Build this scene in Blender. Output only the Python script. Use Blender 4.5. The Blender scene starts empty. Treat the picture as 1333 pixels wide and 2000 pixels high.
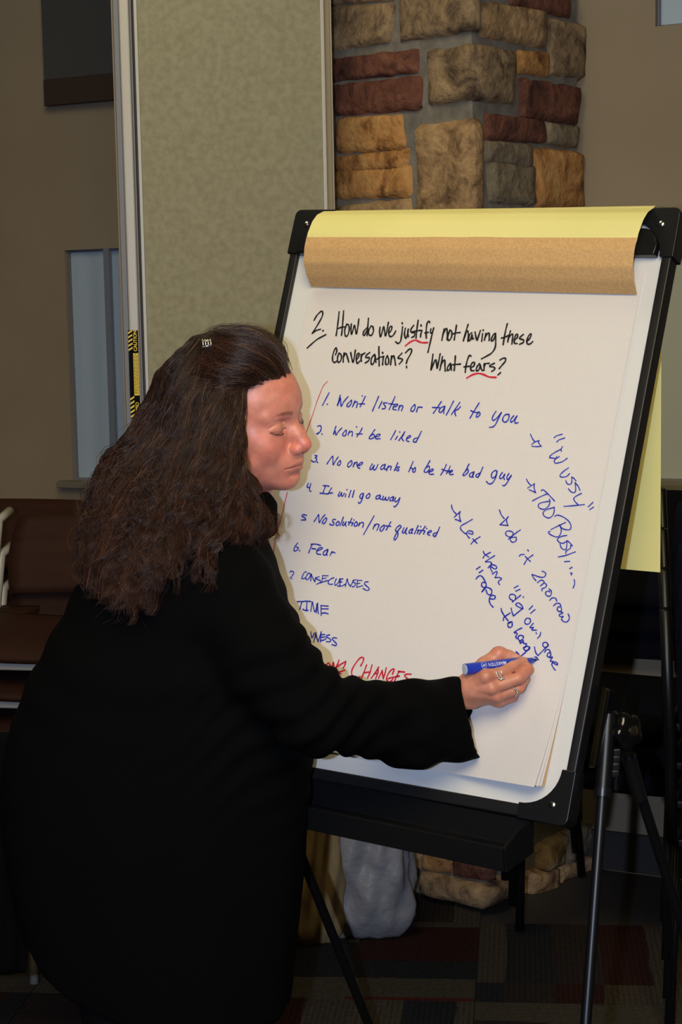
import bpy, math, random
import numpy as np
from mathutils import Vector, Matrix

# ------------------------------------------------------------------ camera, world, light, exposure
SC = bpy.context.scene
COL = SC.collection
F_PX, CAM_Z, PITCH, ROLL = 3400.0, 1.5, math.atan(380.0 / 3400.0), -0.02
_F = np.array([0, math.cos(PITCH), -math.sin(PITCH)])
_R = np.array([1.0, 0, 0])
_U = np.cross(_R, _F)
CR = _R * math.cos(ROLL) + _U * math.sin(ROLL)
CU = -_R * math.sin(ROLL) + _U * math.cos(ROLL)
CAM = np.array([0, 0, CAM_Z])
cam_data = bpy.data.cameras.new('camera')
cam_data.sensor_fit = 'VERTICAL'
cam_data.sensor_height = 24.0
cam_data.lens = 24.0 * F_PX / 2000.0
cam_data.clip_start = 0.05
cam = bpy.data.objects.new('camera', cam_data)
COL.objects.link(cam)
cam.matrix_world = Matrix(((CR[0], CU[0], -_F[0], 0), (CR[1], CU[1], -_F[1], 0), (CR[2], CU[2], -_F[2], CAM_Z), (0, 0, 0, 1)))
SC.camera = cam

world = bpy.data.worlds.new('world')
SC.world = world
world.use_nodes = True
world.node_tree.nodes['Background'].inputs[0].default_value = (1.0, 0.86, 0.66, 1)
world.node_tree.nodes['Background'].inputs[1].default_value = 0.035

def area(name, loc, target, size, watts, color, sy=None, spread=None):
    d = bpy.data.lights.new(name, 'AREA')
    d.energy = watts; d.color = color; d.size = size
    if sy: d.shape = 'RECTANGLE'; d.size_y = sy
    if spread: d.spread = spread
    o = bpy.data.objects.new(name, d)
    COL.objects.link(o)
    o.location = loc
    o.rotation_euler = (Vector(target) - Vector(loc)).to_track_quat('-Z', 'Y').to_euler()
    return o

# the flash on the camera (held in portrait, so it sits left of the lens)
fl = bpy.data.lights.new('camera_flash', 'SPOT')
fl.energy = 160; fl.color = (0.55, 0.68, 1.0); fl.shadow_soft_size = 0.012
fl.spot_size = math.radians(75); fl.spot_blend = 0.6
flo = bpy.data.objects.new('camera_flash', fl); COL.objects.link(flo)
flo.location = (-0.12, 0.0, 1.51)
flo.rotation_euler = (Vector((0.1, 3.0, 1.35)) - Vector(flo.location)).to_track_quat('-Z', 'Y').to_euler()
# warm ceiling lights of the room, above and before the easel
area('ceiling_downlight', (0.15, 0.5, 2.75), (0.05, 2.95, 1.15), 1.5, 10.8, (1.0, 0.84, 0.50), spread=math.radians(70))
area('ceiling_light_rear', (0.2, -0.8, 2.95), (0.0, 2.5, 0.9), 1.4, 7.0, (1.0, 0.86, 0.52))
area('ceiling_light_back', (-0.5, 3.15, 3.15), (-0.3, 4.6, 1.7), 1.0, 17.0, (1.0, 0.88, 0.58))

SC.view_settings.view_transform = 'Standard'
SC.view_settings.look = 'None'
SC.view_settings.exposure = 0.0
SC.view_settings.gamma = 1.0
SC.view_settings.use_curve_mapping = False
SC.cycles.max_bounces = 6

# ------------------------------------------------------------------ helpers
def nrm(v):
    v = np.asarray(v, float)
    return v / np.linalg.norm(v)
def ray(px, py):
    return _F + CR * (px - 666.5) / F_PX - CU * (py - 1000.0) / F_PX
def at(px, py, Y):                         # the world point seen at a pixel of the photo, at depth Y
    d = ray(px, py)
    return CAM + d * (Y / d[1])
def gz(px, py, z=0.0):                     # ... on a level plane
    d = ray(px, py)
    return CAM + d * ((z - CAM_Z) / d[2])
def onplane(px, py, P, n):
    d = ray(px, py)
    return CAM + d * (np.dot(P - CAM, n) / np.dot(d, n))

def link(name, me, parent=None, loc=(0, 0, 0)):
    o = bpy.data.objects.new(name, me)
    COL.objects.link(o)
    o.location = loc
    if parent: o.parent = parent
    return o
def mk(name, V, Fc, mats, parent=None, smooth=False, fm=None, kind=None, label=None, uv=None):
    """mesh object; V in the parent's local space"""
    me = bpy.data.meshes.new(name)
    me.from_pydata([tuple(map(float, v)) for v in V], [], [tuple(int(i) for i in f) for f in Fc])
    for m in (mats if isinstance(mats, (list, tuple)) else [mats]): me.materials.append(m)
    if fm is not None: me.polygons.foreach_set('material_index', np.array(fm, dtype=np.int32))
    if smooth: me.polygons.foreach_set('use_smooth', np.ones(len(me.polygons), dtype=bool))
    me.update()
    o = link(name, me, parent)
    if kind: o['kind'] = kind
    if label: o['label'] = label
    return o
def mknp(name, V, quads, tris, mat, parent=None, smooth=True):
    """fast mesh from numpy arrays"""
    V = np.asarray(V, np.float32)
    nq, nt = len(quads), len(tris)
    me = bpy.data.meshes.new(name)
    me.vertices.add(len(V)); me.vertices.foreach_set('co', V.ravel())
    li = np.concatenate([np.asarray(quads, np.int32).ravel(), np.asarray(tris, np.int32).ravel()])
    me.loops.add(len(li)); me.loops.foreach_set('vertex_index', li)
    me.polygons.add(nq + nt)
    st = np.concatenate([np.arange(nq) * 4, nq * 4 + np.arange(nt) * 3]).astype(np.int32)
    me.polygons.foreach_set('loop_start', st)
    me.update(calc_edges=True)
    if smooth: me.polygons.foreach_set('use_smooth', np.ones(nq + nt, dtype=bool))
    me.materials.append(mat)
    me.validate()
    return link(name, me, parent)
def empty(name, loc, label, cat, group=None, mat=None):
    o = bpy.data.objects.new(name, None); COL.objects.link(o)
    o.empty_display_size = 0.1
    if mat is not None: o.matrix_world = mat
    else: o.location = tuple(loc)
    tag(o, label, cat, group)
    return o
def tag(o, label, cat, group=None):
    o['label'] = label; o['category'] = cat
    if group: o['group'] = group
    return o

class MB:
    """collects shapes into one mesh"""
    def __init__(s, off=(0, 0, 0)): s.V = []; s.F = []; s.off = np.array(off, float)
    def add(s, V, Fc):
        b = len(s.V); s.V += [np.asarray(v, float) - s.off for v in V]; s.F += [[i + b for i in f] for f in Fc]; return s
    def hexa(s, P):                      # 8 points: bottom 4, top 4
        return s.add(P, [(0, 3, 2, 1), (4, 5, 6, 7), (0, 1, 5, 4), (1, 2, 6, 5), (2, 3, 7, 6), (3, 0, 4, 7)])
    def box(s, a, b, M=None):
        x0, y0, z0 = a; x1, y1, z1 = b
        P = [(x0, y0, z0), (x1, y0, z0), (x1, y1, z0), (x0, y1, z0), (x0, y0, z1), (x1, y0, z1), (x1, y1, z1), (x0, y1, z1)]
        if M is not None: P = [M(np.array(p)) for p in P]
        return s.hexa(P)
    def tube(s, pts, r, n=12, cap=True, sq=None):
        pts = [np.asarray(p, float) for p in pts]
        rr = r if isinstance(r, (list, tuple, np.ndarray)) else [r] * len(pts)
        t0 = nrm(pts[1] - pts[0]); ref = np.array([0, 0, 1.0]) if abs(t0[2]) < .9 else np.array([1.0, 0, 0])
        a = nrm(np.cross(t0, ref)); V = []
        for i, p in enumerate(pts):
            t = nrm(pts[min(i + 1, len(pts) - 1)] - pts[max(i - 1, 0)])
            a = nrm(a - t * np.dot(a, t)); b = np.cross(t, a)
            for k in range(n):
                th = 2 * math.pi * k / n
                V.append(p + (a * math.cos(th) + b * math.sin(th)) * rr[i])
        Fc = [(i * n + k, i * n + (k + 1) % n, (i + 1) * n + (k + 1) % n, (i + 1) * n + k) for i in range(len(pts) - 1) for k in range(n)]
        if cap: Fc += [tuple(range(n))[::-1], tuple((len(pts) - 1) * n + k for k in range(n))]
        return s.add(V, Fc)
    def prism(s, poly, z0, z1, M=None):
        n = len(poly)
        V = [np.array([x, y, z0]) for x, y in poly] + [np.array([x, y, z1]) for x, y in poly]
        if M is not None: V = [M(v) for v in V]
        return s.add(V, [tuple(range(n))[::-1], tuple(range(n, 2 * n))] + [(k, (k + 1) % n, n + (k + 1) % n, n + k) for k in range(n)])
    def build(s, name, mat, parent=None, smooth=False, bevel=0, seg=2, kind=None, label=None, auto=False):
        o = mk(name, s.V, s.F, mat, parent, smooth, kind=kind, label=label)
        if bevel:
            m = o.modifiers.new('bevel', 'BEVEL'); m.width = bevel; m.segments = seg; m.limit_method = 'ANGLE'; m.angle_limit = math.radians(40)
            o.data.polygons.foreach_set('use_smooth', np.ones(len(o.data.polygons), dtype=bool))
            w = o.modifiers.new('wn', 'WEIGHTED_NORMAL')
        elif auto:
            e = o.modifiers.new('split', 'EDGE_SPLIT'); e.split_angle = math.radians(40)
            o.data.polygons.foreach_set('use_smooth', np.ones(len(o.data.polygons), dtype=bool))
        return o

def catmull(P, n=6, closed=False):
    P = [np.asarray(p, float) for p in P]
    if len(P) < 3:
        return [P[0] + (P[-1] - P[0]) * k / n for k in range(n + 1)]
    Q = [2 * P[0] - P[1]] + P + [2 * P[-1] - P[-2]]
    out = []
    for i in range(1, len(Q) - 2):
        for k in range(n):
            t = k / n
            out.append(.5 * ((2 * Q[i]) + (-Q[i - 1] + Q[i + 1]) * t + (2 * Q[i - 1] - 5 * Q[i] + 4 * Q[i + 1] - Q[i + 2]) * t * t + (-Q[i - 1] + 3 * Q[i] - 3 * Q[i + 1] + Q[i + 2]) * t ** 3))
    out.append(P[-1])
    return out

# ------------------------------------------------------------------ materials
def lin(r, g, b):
    f = lambda c: (c / 255 / 12.92) if c / 255 <= 0.04045 else ((c / 255 + .055) / 1.055) ** 2.4
    return (f(r), f(g), f(b), 1.0)
def mat(name, col, rough=.6, spec=.5, metal=0, noise=None, bump=None, **kw):
    """noise=(scale, colour2, contrast lo, hi[, stretch])  bump=(scale, strength, distance)"""
    m = bpy.data.materials.new(name); m.use_nodes = True
    nt = m.node_tree; b = nt.nodes['Principled BSDF']
    b.inputs['Base Color'].default_value = col
    b.inputs['Roughness'].default_value = rough
    b.inputs['Specular IOR Level'].default_value = spec
    b.inputs['Metallic'].default_value = metal
    for k, v in kw.items(): b.inputs[k.replace('_', ' ')].default_value = v
    tc = None
    if noise or bump:
        tc = nt.nodes.new('ShaderNodeTexCoord')
    if noise:
        n = nt.nodes.new('ShaderNodeTexNoise'); n.inputs['Scale'].default_value = noise[0]; n.inputs['Detail'].default_value = 6
        src = tc.outputs['Object']
        if len(noise) > 4:
            mp = nt.nodes.new('ShaderNodeMapping'); mp.inputs['Scale'].default_value = noise[4]; nt.links.new(src, mp.inputs[0]); src = mp.outputs[0]
        nt.links.new(src, n.inputs['Vector'])
        r = nt.nodes.new('ShaderNodeMapRange'); r.inputs[1].default_value = noise[2]; r.inputs[2].default_value = noise[3]
        nt.links.new(n.outputs['Fac'], r.inputs[0])
        mx = nt.nodes.new('ShaderNodeMix'); mx.data_type = 'RGBA'; mx.inputs[6].default_value = col; mx.inputs[7].default_value = noise[1]
        nt.links.new(r.outputs[0], mx.inputs[0]); nt.links.new(mx.outputs[2], b.inputs['Base Color'])
    if bump:
        n2 = nt.nodes.new('ShaderNodeTexNoise'); n2.inputs['Scale'].default_value = bump[0]; n2.inputs['Detail'].default_value = 5
        nt.links.new(tc.outputs['Object'], n2.inputs['Vector'])
        bp_ = nt.nodes.new('ShaderNodeBump'); bp_.inputs['Strength'].default_value = bump[1]; bp_.inputs['Distance'].default_value = bump[2]
        nt.links.new(n2.outputs['Fac'], bp_.inputs['Height']); nt.links.new(bp_.outputs[0], b.inputs['Normal'])
    return m

M_wall = mat('wall_paint', lin(158, 142, 118), .85, .2, noise=(3, lin(150, 134, 110), .3, .7), bump=(260, .12, .002))
M_ceil = mat('ceiling_paint', lin(190, 182, 165), .9)
M_fabric = mat('partition_fabric', lin(160, 154, 128), .9, .15, noise=(62, lin(146, 140, 114), .36, .66), bump=(420, .25, .001))
M_alu = mat('aluminium_frame', lin(178, 172, 160), .45, .5, .15)
M_alug = mat('grey_groove', lin(122, 122, 128), .5, .4)
M_alud = mat('dark_gasket', lin(50, 46, 48), .6)
M_tan = mat('tan_edge', lin(150, 136, 108), .8)
M_mortar = mat('mortar', lin(138, 132, 122), .95, .1, noise=(30, lin(112, 107, 98), .3, .7), bump=(120, .5, .004))
M_base = mat('baseboard_vinyl', lin(52, 48, 46), .6)
M_black = mat('black_plastic', lin(20, 20, 21), .32, .5)
M_blackm = mat('black_metal', lin(15, 15, 16), .38, .45)
M_gloss = mat('glossy_black_plastic', lin(14, 14, 15), .14, .5)
M_frame = mat('black_frame_metal', lin(24, 23, 24), .42, .45)
M_chrome = mat('screw_steel', lin(205, 205, 200), .22, .5, 1.0)
M_wb = mat('whiteboard', lin(222, 220, 215), .3, .5)
M_yellow = mat('yellow_paper', lin(236, 224, 150), .75, .2, noise=(5, lin(228, 220, 142), .3, .7))
M_brown = mat('brown_kraft_paper', lin(214, 172, 118), .8, .2, noise=(240, lin(200, 158, 104), .35, .65), bump=(9, .22, .012))
M_coat = mat('black_knit', lin(7, 7, 7), .95, .06, bump=(700, .3, .001))
M_tray = mat('matt_black_plastic', lin(8, 8, 9), .75, .2)
M_navy = mat('navy_upholstery', lin(20, 21, 29), .95, .1, noise=(300, lin(14, 15, 20), .35, .65))
M_brownp = mat('brown_laminate', lin(50, 27, 17), .68, .15, noise=(8, lin(43, 23, 14), .3, .7, (1, 1, 6)))
M_silver = mat('silver_frame', lin(188, 184, 172), .38, .5, .35)
M_bag = mat('white_plastic_bag', lin(172, 164, 156), .45, .5, bump=(10, .55, .03))
M_kraft = mat('tan_kraft_bag', lin(168, 140, 92), .8, .2, bump=(16, .3, .008))
M_shade = mat('dark_window_shade', lin(72, 70, 68), .9)
M_hem = mat('brown_hem', lin(58, 42, 32), .7)
M_blind = mat('frosted_blind', lin(178, 194, 206), .55, .4)
M_blindr = mat('pale_blind', lin(196, 204, 208), .7, .3)
M_sill = mat('window_sill', lin(118, 112, 96), .6)
M_ink = {'k': mat('black_ink', lin(28, 24, 24), .5), 'b': mat('blue_ink', lin(34, 50, 176), .5), 'r': mat('red_ink', lin(205, 30, 55), .5)}
M_mark = mat('blue_marker_plastic', lin(38, 62, 178), .33, .5)
M_white = mat('white_print', lin(215, 218, 230), .5)
M_nib = mat('dark_felt_nib', lin(22, 22, 36), .8)
M_lyel = mat('label_yellow', lin(236, 200, 40), .5)
M_lblk = mat('label_black', lin(14, 13, 12), .8, .1)
M_trous = mat('black_trousers', lin(11, 10, 12), .95, .1)
M_shoe = mat('black_leather', lin(18, 17, 17), .35)
M_ring = mat('silver_jewellery', lin(225, 220, 205), .32, .5, .9)

# ------------------------------------------------------------------ the room
random.seed(4)
WA = math.radians(27)
Wd = np.array([math.cos(WA), -math.sin(WA), 0])            # along the rear wall, to the right
Wn = np.array([-math.sin(WA), -math.cos(WA), 0])           # out of the wall into the room
W0 = gz(1225, 1700)
def wp(px, py):
    P = onplane(px, py, W0, Wn); return float(np.dot(P - W0, Wd)), float(P[2])
def W(s, z, d=0.0): return W0 + Wd * s + Wn * d + np.array([0, 0, z])
def struct(o): o['kind'] = 'structure'; return o
CEIL = 3.3

# openings: (s0, s1, z0, z1)
sL0, zLt = wp(125, 489); sL1, zLb = wp(262, 941)
sU0, zUb = wp(101, 208); sU1, _ = wp(235, 203)
sR0, zRt = wp(1262, 500); _, zRb = wp(1310, 941)
sRU0, zRUb = wp(1281, 52)
WIN = [(sL0, sL1, zLb, zLt), (sU0 + .02, sU1 + .05, zUb + .08, 2.95), (sR0, sR0 + .75, zRb, zRt), (sRU0, sRU0 + .75, zRUb, 2.95)]
S_MIN, S_MAX = -4.4, 2.4
xs = sorted({S_MIN, S_MAX} | {v for w in WIN for v in w[:2]}); zs = sorted({0, CEIL} | {v for w in WIN for v in w[2:]})
V, Fc = [], []
for i in range(len(xs) - 1):
    for j in range(len(zs) - 1):
        cx, cz = (xs[i] + xs[i + 1]) / 2, (zs[j] + zs[j + 1]) / 2
        if any(w[0] < cx < w[1] and w[2] < cz < w[3] for w in WIN): continue
        b = len(V); V += [W(xs[i], zs[j]), W(xs[i + 1], zs[j]), W(xs[i + 1], zs[j + 1]), W(xs[i], zs[j + 1])]; Fc.append((b, b + 1, b + 2, b + 3))
DEP = 0.035
for (a, b_, c, d) in WIN:
    for P in ([(a, c), (a, d)], [(b_, d), (b_, c)], [(a, d), (b_, d)], [(b_, c), (a, c)]):
        k = len(V); V += [W(P[0][0], P[0][1]), W(P[1][0], P[1][1]), W(P[1][0], P[1][1], -DEP), W(P[0][0], P[0][1], -DEP)]; Fc.append((k, k + 1, k + 2, k + 3))
wall = struct(mk('wall_back', V, Fc, M_wall))
XL, XR, YB = W(S_MIN, 0)[0], W(S_MAX, 0)[0], -2.6
struct(MB().add([(XL, YB, 0), (XL, W(S_MIN, 0)[1], 0), (XL, W(S_MIN, 0)[1], CEIL), (XL, YB, CEIL)], [(0, 1, 2, 3)]).build('wall_left', M_wall))
struct(MB().add([(XR, YB, 0), (XR, W(S_MAX, 0)[1], 0), (XR, W(S_MAX, 0)[1], CEIL), (XR, YB, CEIL)], [(3, 2, 1, 0)]).build('wall_right', M_wall))
struct(MB().add([(XL, YB, 0), (XR, YB, 0), (XR, YB, CEIL), (XL, YB, CEIL)], [(3, 2, 1, 0)]).build('wall_front', M_wall))
FP = [(XL, YB), (XR, YB), tuple(W(S_MAX, 0)[:2]), tuple(W(S_MIN, 0)[:2])]
struct(MB().add([(x, y, CEIL) for x, y in FP], [(3, 2, 1, 0)]).build('ceiling', M_ceil))
struct(MB().hexa([W(S_MIN, 0, .0), W(S_MAX, 0, .0), W(S_MAX, 0, .014), W(S_MIN, 0, .014), W(S_MIN, .105, .0), W(S_MAX, .105, .0), W(S_MAX, .105, .012), W(S_MIN, .105, .012)]).build('baseboard_back', M_base))

# windows
wmats_m = mat('mullion_grey', lin(130, 134, 142), .5)
wmats = [M_blind, M_shade, M_blindr, M_blind]
for k, (a, b_, c, d) in enumerate(WIN):
    fr = MB(); t = .006
    for (p, q, r, s_) in ((a, a + t, c, d), (b_ - t, b_, c, d), (a + t, b_ - t, c, c + t), (a + t, b_ - t, d - t, d)):
        fr.hexa([W(p, r, -DEP), W(q, r, -DEP), W(q, r, -DEP + .02), W(p, r, -DEP + .02), W(p, s_, -DEP), W(q, s_, -DEP), W(q, s_, -DEP + .02), W(p, s_, -DEP + .012)])
    w = struct(fr.build('window_%d' % (k + 1), M_alug))
    # the blind: a slightly bowed sheet
    n = 12; V, Fc = [], []
    for i in range(n + 1):
        for j in range(2):
            s = a + t + (b_ - a - 2 * t) * (.0 + (1.0) * i / n)
            V.append(W(s, c + t if j == 0 else d - t, -DEP + .008 + .002 * math.sin(i * 1.3)))
    Fc = [(2 * i, 2 * i + 2, 2 * i + 3, 2 * i + 1) for i in range(n)]
    mk('window_blind', V, Fc, wmats[k], w, True)
    if k in (0, 2):
        mb = MB()
        sx = b_ - .035 if k == 0 else a + .05
        if k == 0: mb.hexa([W(sx - .05, c, -DEP + .02), W(sx - .03, c, -DEP + .02), W(sx - .03, c, -DEP + .034), W(sx - .05, c, -DEP + .034), W(sx - .05, d, -DEP + .02), W(sx - .03, d, -DEP + .02), W(sx - .03, d, -DEP + .034), W(sx - .05, d, -DEP + .034)]).build('window_mullion', wmats_m, w)
        sl = MB().hexa([W(a - .03, c - .022, -.0), W(b_ + .03, c - .022, -.0), W(b_ + .03, c - .022, .045), W(a - .03, c - .022, .045), W(a - .03, c, -.0), W(b_ + .03, c, -.0), W(b_ + .03, c, .045), W(a - .03, c, .045)])
        sl.build('window_sill', M_sill, w, bevel=.004)
# dark shade with a brown hem on the upper left window
zt = 2.95
mb = MB(); s0, s1 = sU0, sU1 + .07
sh = MB().hexa([W(s0, zUb + .075, .022), W(s1, zUb + .075, .022), W(s1, zUb + .075, .034), W(s0, zUb + .075, .034), W(s0, zt, .022), W(s1, zt, .022), W(s1, zt, .034), W(s0, zt, .034)])
sh = sh.build('window_shade', M_shade); tag(sh, 'dark grey roller shade with a brown hem, high on the left of the rear wall', 'window shade')
MB().hexa([W(s0 + .002, zUb - .003, .016), W(s1, zUb - .003, .016), W(s1, zUb - .003, .042), W(s0 + .002, zUb - .003, .042), W(s0 + .002, zUb + .075, .016), W(s1, zUb + .075, .016), W(s1, zUb + .075, .042), W(s0 + .002, zUb + .075, .042)]).build('shade_hem', M_hem, sh, label='brown hem bar', bevel=.003)

# carpet floor: sub-floor and the carpet tiles that the photo shows
def carpet_mat():
    m = bpy.data.materials.new('patterned_carpet'); m.use_nodes = True
    nt = m.node_tree; b = nt.nodes['Principled BSDF']; b.inputs['Roughness'].default_value = .95; b.inputs['Specular IOR Level'].default_value = .1
    uv = nt.nodes.new('ShaderNodeUVMap'); sep = nt.nodes.new('ShaderNodeSeparateXYZ'); nt.links.new(uv.outputs[0], sep.inputs[0])
    def math_(op, a, b2=None, c=None):
        n = nt.nodes.new('ShaderNodeMath'); n.operation = op
        for i, v in enumerate((a, b2, c)):
            if v is None: continue
            if isinstance(v, (int, float)): n.inputs[i].default_value = v
            else: nt.links.new(v, n.inputs[i])
        return n.outputs[0]
    nz = nt.nodes.new('ShaderNodeTexNoise'); nz.inputs['Scale'].default_value = 6; nt.links.new(uv.outputs[0], nz.inputs['Vector'])
    un = math_('ADD', sep.outputs[0], math_('MULTIPLY', nz.outputs['Fac'], .03))
    cell = math_('FLOOR', math_('MULTIPLY', un, 9.0))
    cell2 = math_('FLOOR', math_('MULTIPLY', sep.outputs[1], 2.0))
    cb = nt.nodes.new('ShaderNodeCombineXYZ'); nt.links.new(cell, cb.inputs[0]); nt.links.new(cell2, cb.inputs[1])
    wn = nt.nodes.new('ShaderNodeTexWhiteNoise'); wn.noise_dimensions = '2D'; nt.links.new(cb.outputs[0], wn.inputs[0])
    rp = nt.nodes.new('ShaderNodeValToRGB'); rp.color_ramp.interpolation = 'CONSTANT'
    cols = [(0, lin(74, 66, 56)), (.22, lin(52, 44, 40)), (.42, lin(86, 40, 31)), (.58, lin(78, 72, 60)), (.74, lin(56, 33, 28)), (.88, lin(42, 42, 44))]
    el = rp.color_ramp.elements
    el[0].position = 0; el[0].color = cols[0][1]; el[1].position = cols[1][0]; el[1].color = cols[1][1]
    for p, c in cols[2:]:
        e = el.new(p); e.color = c
    nt.links.new(wn.outputs[0], rp.inputs[0])
    rib = math_('SINE', math_('MULTIPLY', sep.outputs[0], 520.0))
    n3 = nt.nodes.new('ShaderNodeTexNoise'); n3.inputs['Scale'].default_value = 90; nt.links.new(uv.outputs[0], n3.inputs['Vector'])
    k = math_('MULTIPLY_ADD', rib, .13, math_('MULTIPLY_ADD', n3.outputs['Fac'], .8, .34))
    mx = nt.nodes.new('ShaderNodeVectorMath'); mx.operation = 'SCALE'
    nt.links.new(rp.outputs[0], mx.inputs[0]); nt.links.new(k, mx.inputs['Scale'])
    nt.links.new(mx.outputs[0], b.inputs['Base Color'])
    bp_ = nt.nodes.new('ShaderNodeBump'); bp_.inputs['Strength'].default_value = .5; bp_.inputs['Distance'].default_value = .003
    nt.links.new(n3.outputs['Fac'], bp_.inputs['Height']); nt.links.new(bp_.outputs[0], b.inputs['Normal'])
    return m
M_carpet = carpet_mat()
floor = struct(MB().add([(x, y, -.006) for x, y in FP], [(0, 1, 2, 3)]).build('floor', M_base))
ca, sa = math.cos(math.radians(-6)), math.sin(math.radians(-6))
T = .5
tiles = 0
for i in range(-6, 6):
    for j in range(-5, 5):
        # centre of the tile
        lx, ly = (i + .5) * T, (j + .5) * T
        cx, cy = .325 + lx * ca - ly * sa, 4.18 + lx * sa + ly * ca
        if np.dot(np.array([cx, cy, 0]) - W0, Wn) < .28 or cx < XL + .4 or cx > XR - .4 or cy < 2.2: continue
        g = .0012
        c4 = [(-T / 2 + g, -T / 2 + g), (T / 2 - g, -T / 2 + g), (T / 2 - g, T / 2 - g), (-T / 2 + g, T / 2 - g)]
        V = [(cx + a * ca - b_ * sa, cy + a * sa + b_ * ca, z) for z in (-.006, 0) for a, b_ in c4]
        me = bpy.data.meshes.new('carpet_tile'); me.from_pydata(V, [], [(4, 5, 6, 7), (0, 1, 5, 4), (1, 2, 6, 5), (2, 3, 7, 6), (3, 0, 4, 7)])
        me.materials.append(M_carpet)
        uvl = me.uv_layers.new(name='UVMap'); ro, rv = random.random() * 9, random.random() * 9
        turn = (i + j) % 2
        for p in me.polygons:
            for li in p.loop_indices:
                v = me.vertices[me.loops[li].vertex_index].co
                a = (v.x - cx) * ca + (v.y - cy) * sa; b_ = -(v.x - cx) * sa + (v.y - cy) * ca
                uvl.data[li].uv = (a + ro, b_ + rv) if turn else (b_ + ro, a + rv)
        link('carpet_tile', me, floor); tiles += 1

# ------------------------------------------------------------------ partition panel (operable wall leaf)
YA, YBp = 4.29, 4.33
PA = at(296, 900, YA); PB = at(643, 900, YBp)
pd = nrm(np.array([PB[0] - PA[0], PB[1] - PA[1], 0])); pn = np.array([pd[1], -pd[0], 0])      # pn faces the camera
PLen = float(np.dot(PB - PA, pd)); P0 = np.array([PA[0], PA[1], 0])
def PW(s, z, d=0.0): return P0 + pd * s + pn * d + np.array([0, 0, z])
part = empty('partition_panel', PW(PLen / 2, 0), 'tall olive fabric partition panel with aluminium edge profiles, behind the woman', 'partition')
po = np.array(part.location)
MB(po).hexa([PW(0, .03, -.09), PW(PLen, .03, -.09), PW(PLen, .03), PW(0, .03), PW(0, 3.1, -.09), PW(PLen, 3.1, -.09), PW(PLen, 3.1), PW(0, 3.1)]).build('fabric_face', M_fabric, part)
# left edge profile, in strips: (name, s0, s1, depth, material) measured leftwards from the fabric
def strip(name, s0, s1, d0, d1, m, bev=.0015):
    return MB(po).hexa([PW(s0, .02, d0), PW(s1, .02, d0), PW(s1, .02, d1), PW(s0, .02, d1), PW(s0, 3.12, d0), PW(s1, 3.12, d0), PW(s1, 3.12, d1), PW(s0, 3.12, d1)]).build(name, m, part, bevel=bev)
k = PLen / (643 - 296.)                                  # metres of panel per photo pixel
strip('edge_channel', -7 * k, 0, -.09, .004, M_alu)
strip('gasket', -11 * k, -7 * k, -.09, -.004, M_alud)
strip('side_rail', -15 * k, -11 * k, -.09, .006, M_alug)
strip('nose_profile', -35 * k, -15 * k, -.09, .014, M_alu, .004)
strip('groove', -46 * k, -35 * k, -.09, .002, M_alug)
strip('edge_lip', -49 * k, -46 * k, -.09, .008, M_tan)
strip('edge_channel', PLen, PLen + 8 * k, -.05, .004, M_alu)
strip('jamb_strip', PLen + 8 * k, PLen + 19 * k, -.05, -.004, M_tan)
strip('edge_lip', PLen + 19 * k, PLen + 22 * k, -.05, .002, M_alu)
# caution label on the nose profile
def plz(px, py): 
    P = onplane(px, py, PW(0, 0, .0148), pn); return float(np.dot(P - P0, pd)), float(P[2])
lt, lb = plz(259, 645), plz(266, 817)
sc_, zc = (lt[0] + lb[0]) / 2, 0
hw = 9.5 * k
lab = empty('caution_label', PW(sc_, (lt[1] + lb[1]) / 2, .0145), 'black and yellow striped caution label on the panel edge beside her hair', 'label')
lo = np.array(lab.location)
def lrect(s0, s1, z0, z1, d, m, name, par, lbl=None):
    return MB(lo).hexa([PW(s0, z0, .0142), PW(s1, z0, .0142), PW(s1, z0, d), PW(s0, z0, d), PW(s0, z1, .0142), PW(s1, z1, .0142), PW(s1, z1, d), PW(s0, z1, d)]).build(name, m, par, label=lbl)
z0, z1 = lb[1], lt[1]; H = z1 - z0
lrect(sc_ - hw, sc_ + hw, z0, z1, .0150, M_lblk, 'label_backing', lab)
lrect(sc_ - hw * .1, sc_ + hw * .92, z0 + H * .26, z0 + H * .74, .0154, M_lyel, 'yellow_field', lab, 'yellow text field')
for a, b_ in ((0, .25), (.76, 1)):                      # hazard stripes down the left half
    n = 5
    for i in range(n):
        za = z0 + H * (a + (b_ - a) * (i + .1) / n); hh = H * (b_ - a) / n * .45
        MB(lo).add([PW(sc_ - hw, za, .0154), PW(sc_ - hw * .15, za + hh * 1.3, .0154), PW(sc_ - hw * .15, za + hh * 2.3, .0154), PW(sc_ - hw, za + hh, .0154)], [(0, 1, 2, 3)]).build('hazard_stripe', M_lyel, lab)
def text_mesh(name, body, size, m, parent, M4, label=None, bold=0.0, ext=0.0):
    c = bpy.data.curves.new(name, 'FONT'); c.body = body; c.size = size; c.align_x = 'CENTER'; c.align_y = 'CENTER'; c.offset = bold; c.extrude = ext
    t = bpy.data.objects.new(name, c); COL.objects.link(t)
    me = bpy.data.meshes.new_from_object(t); bpy.data.objects.remove(t); bpy.data.curves.remove(c)
    me.materials.clear(); me.materials.append(m); me.name = name
    me.transform(M4)
    o = link(name, me, parent)
    if label: o['label'] = label
    return o
def basis(ex, ey, ez, o):
    return Matrix(((ex[0], ey[0], ez[0], o[0]), (ex[1], ey[1], ez[1], o[1]), (ex[2], ey[2], ez[2], o[2]), (0, 0, 0, 1)))
zz = np.array([0, 0, 1.0])
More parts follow.
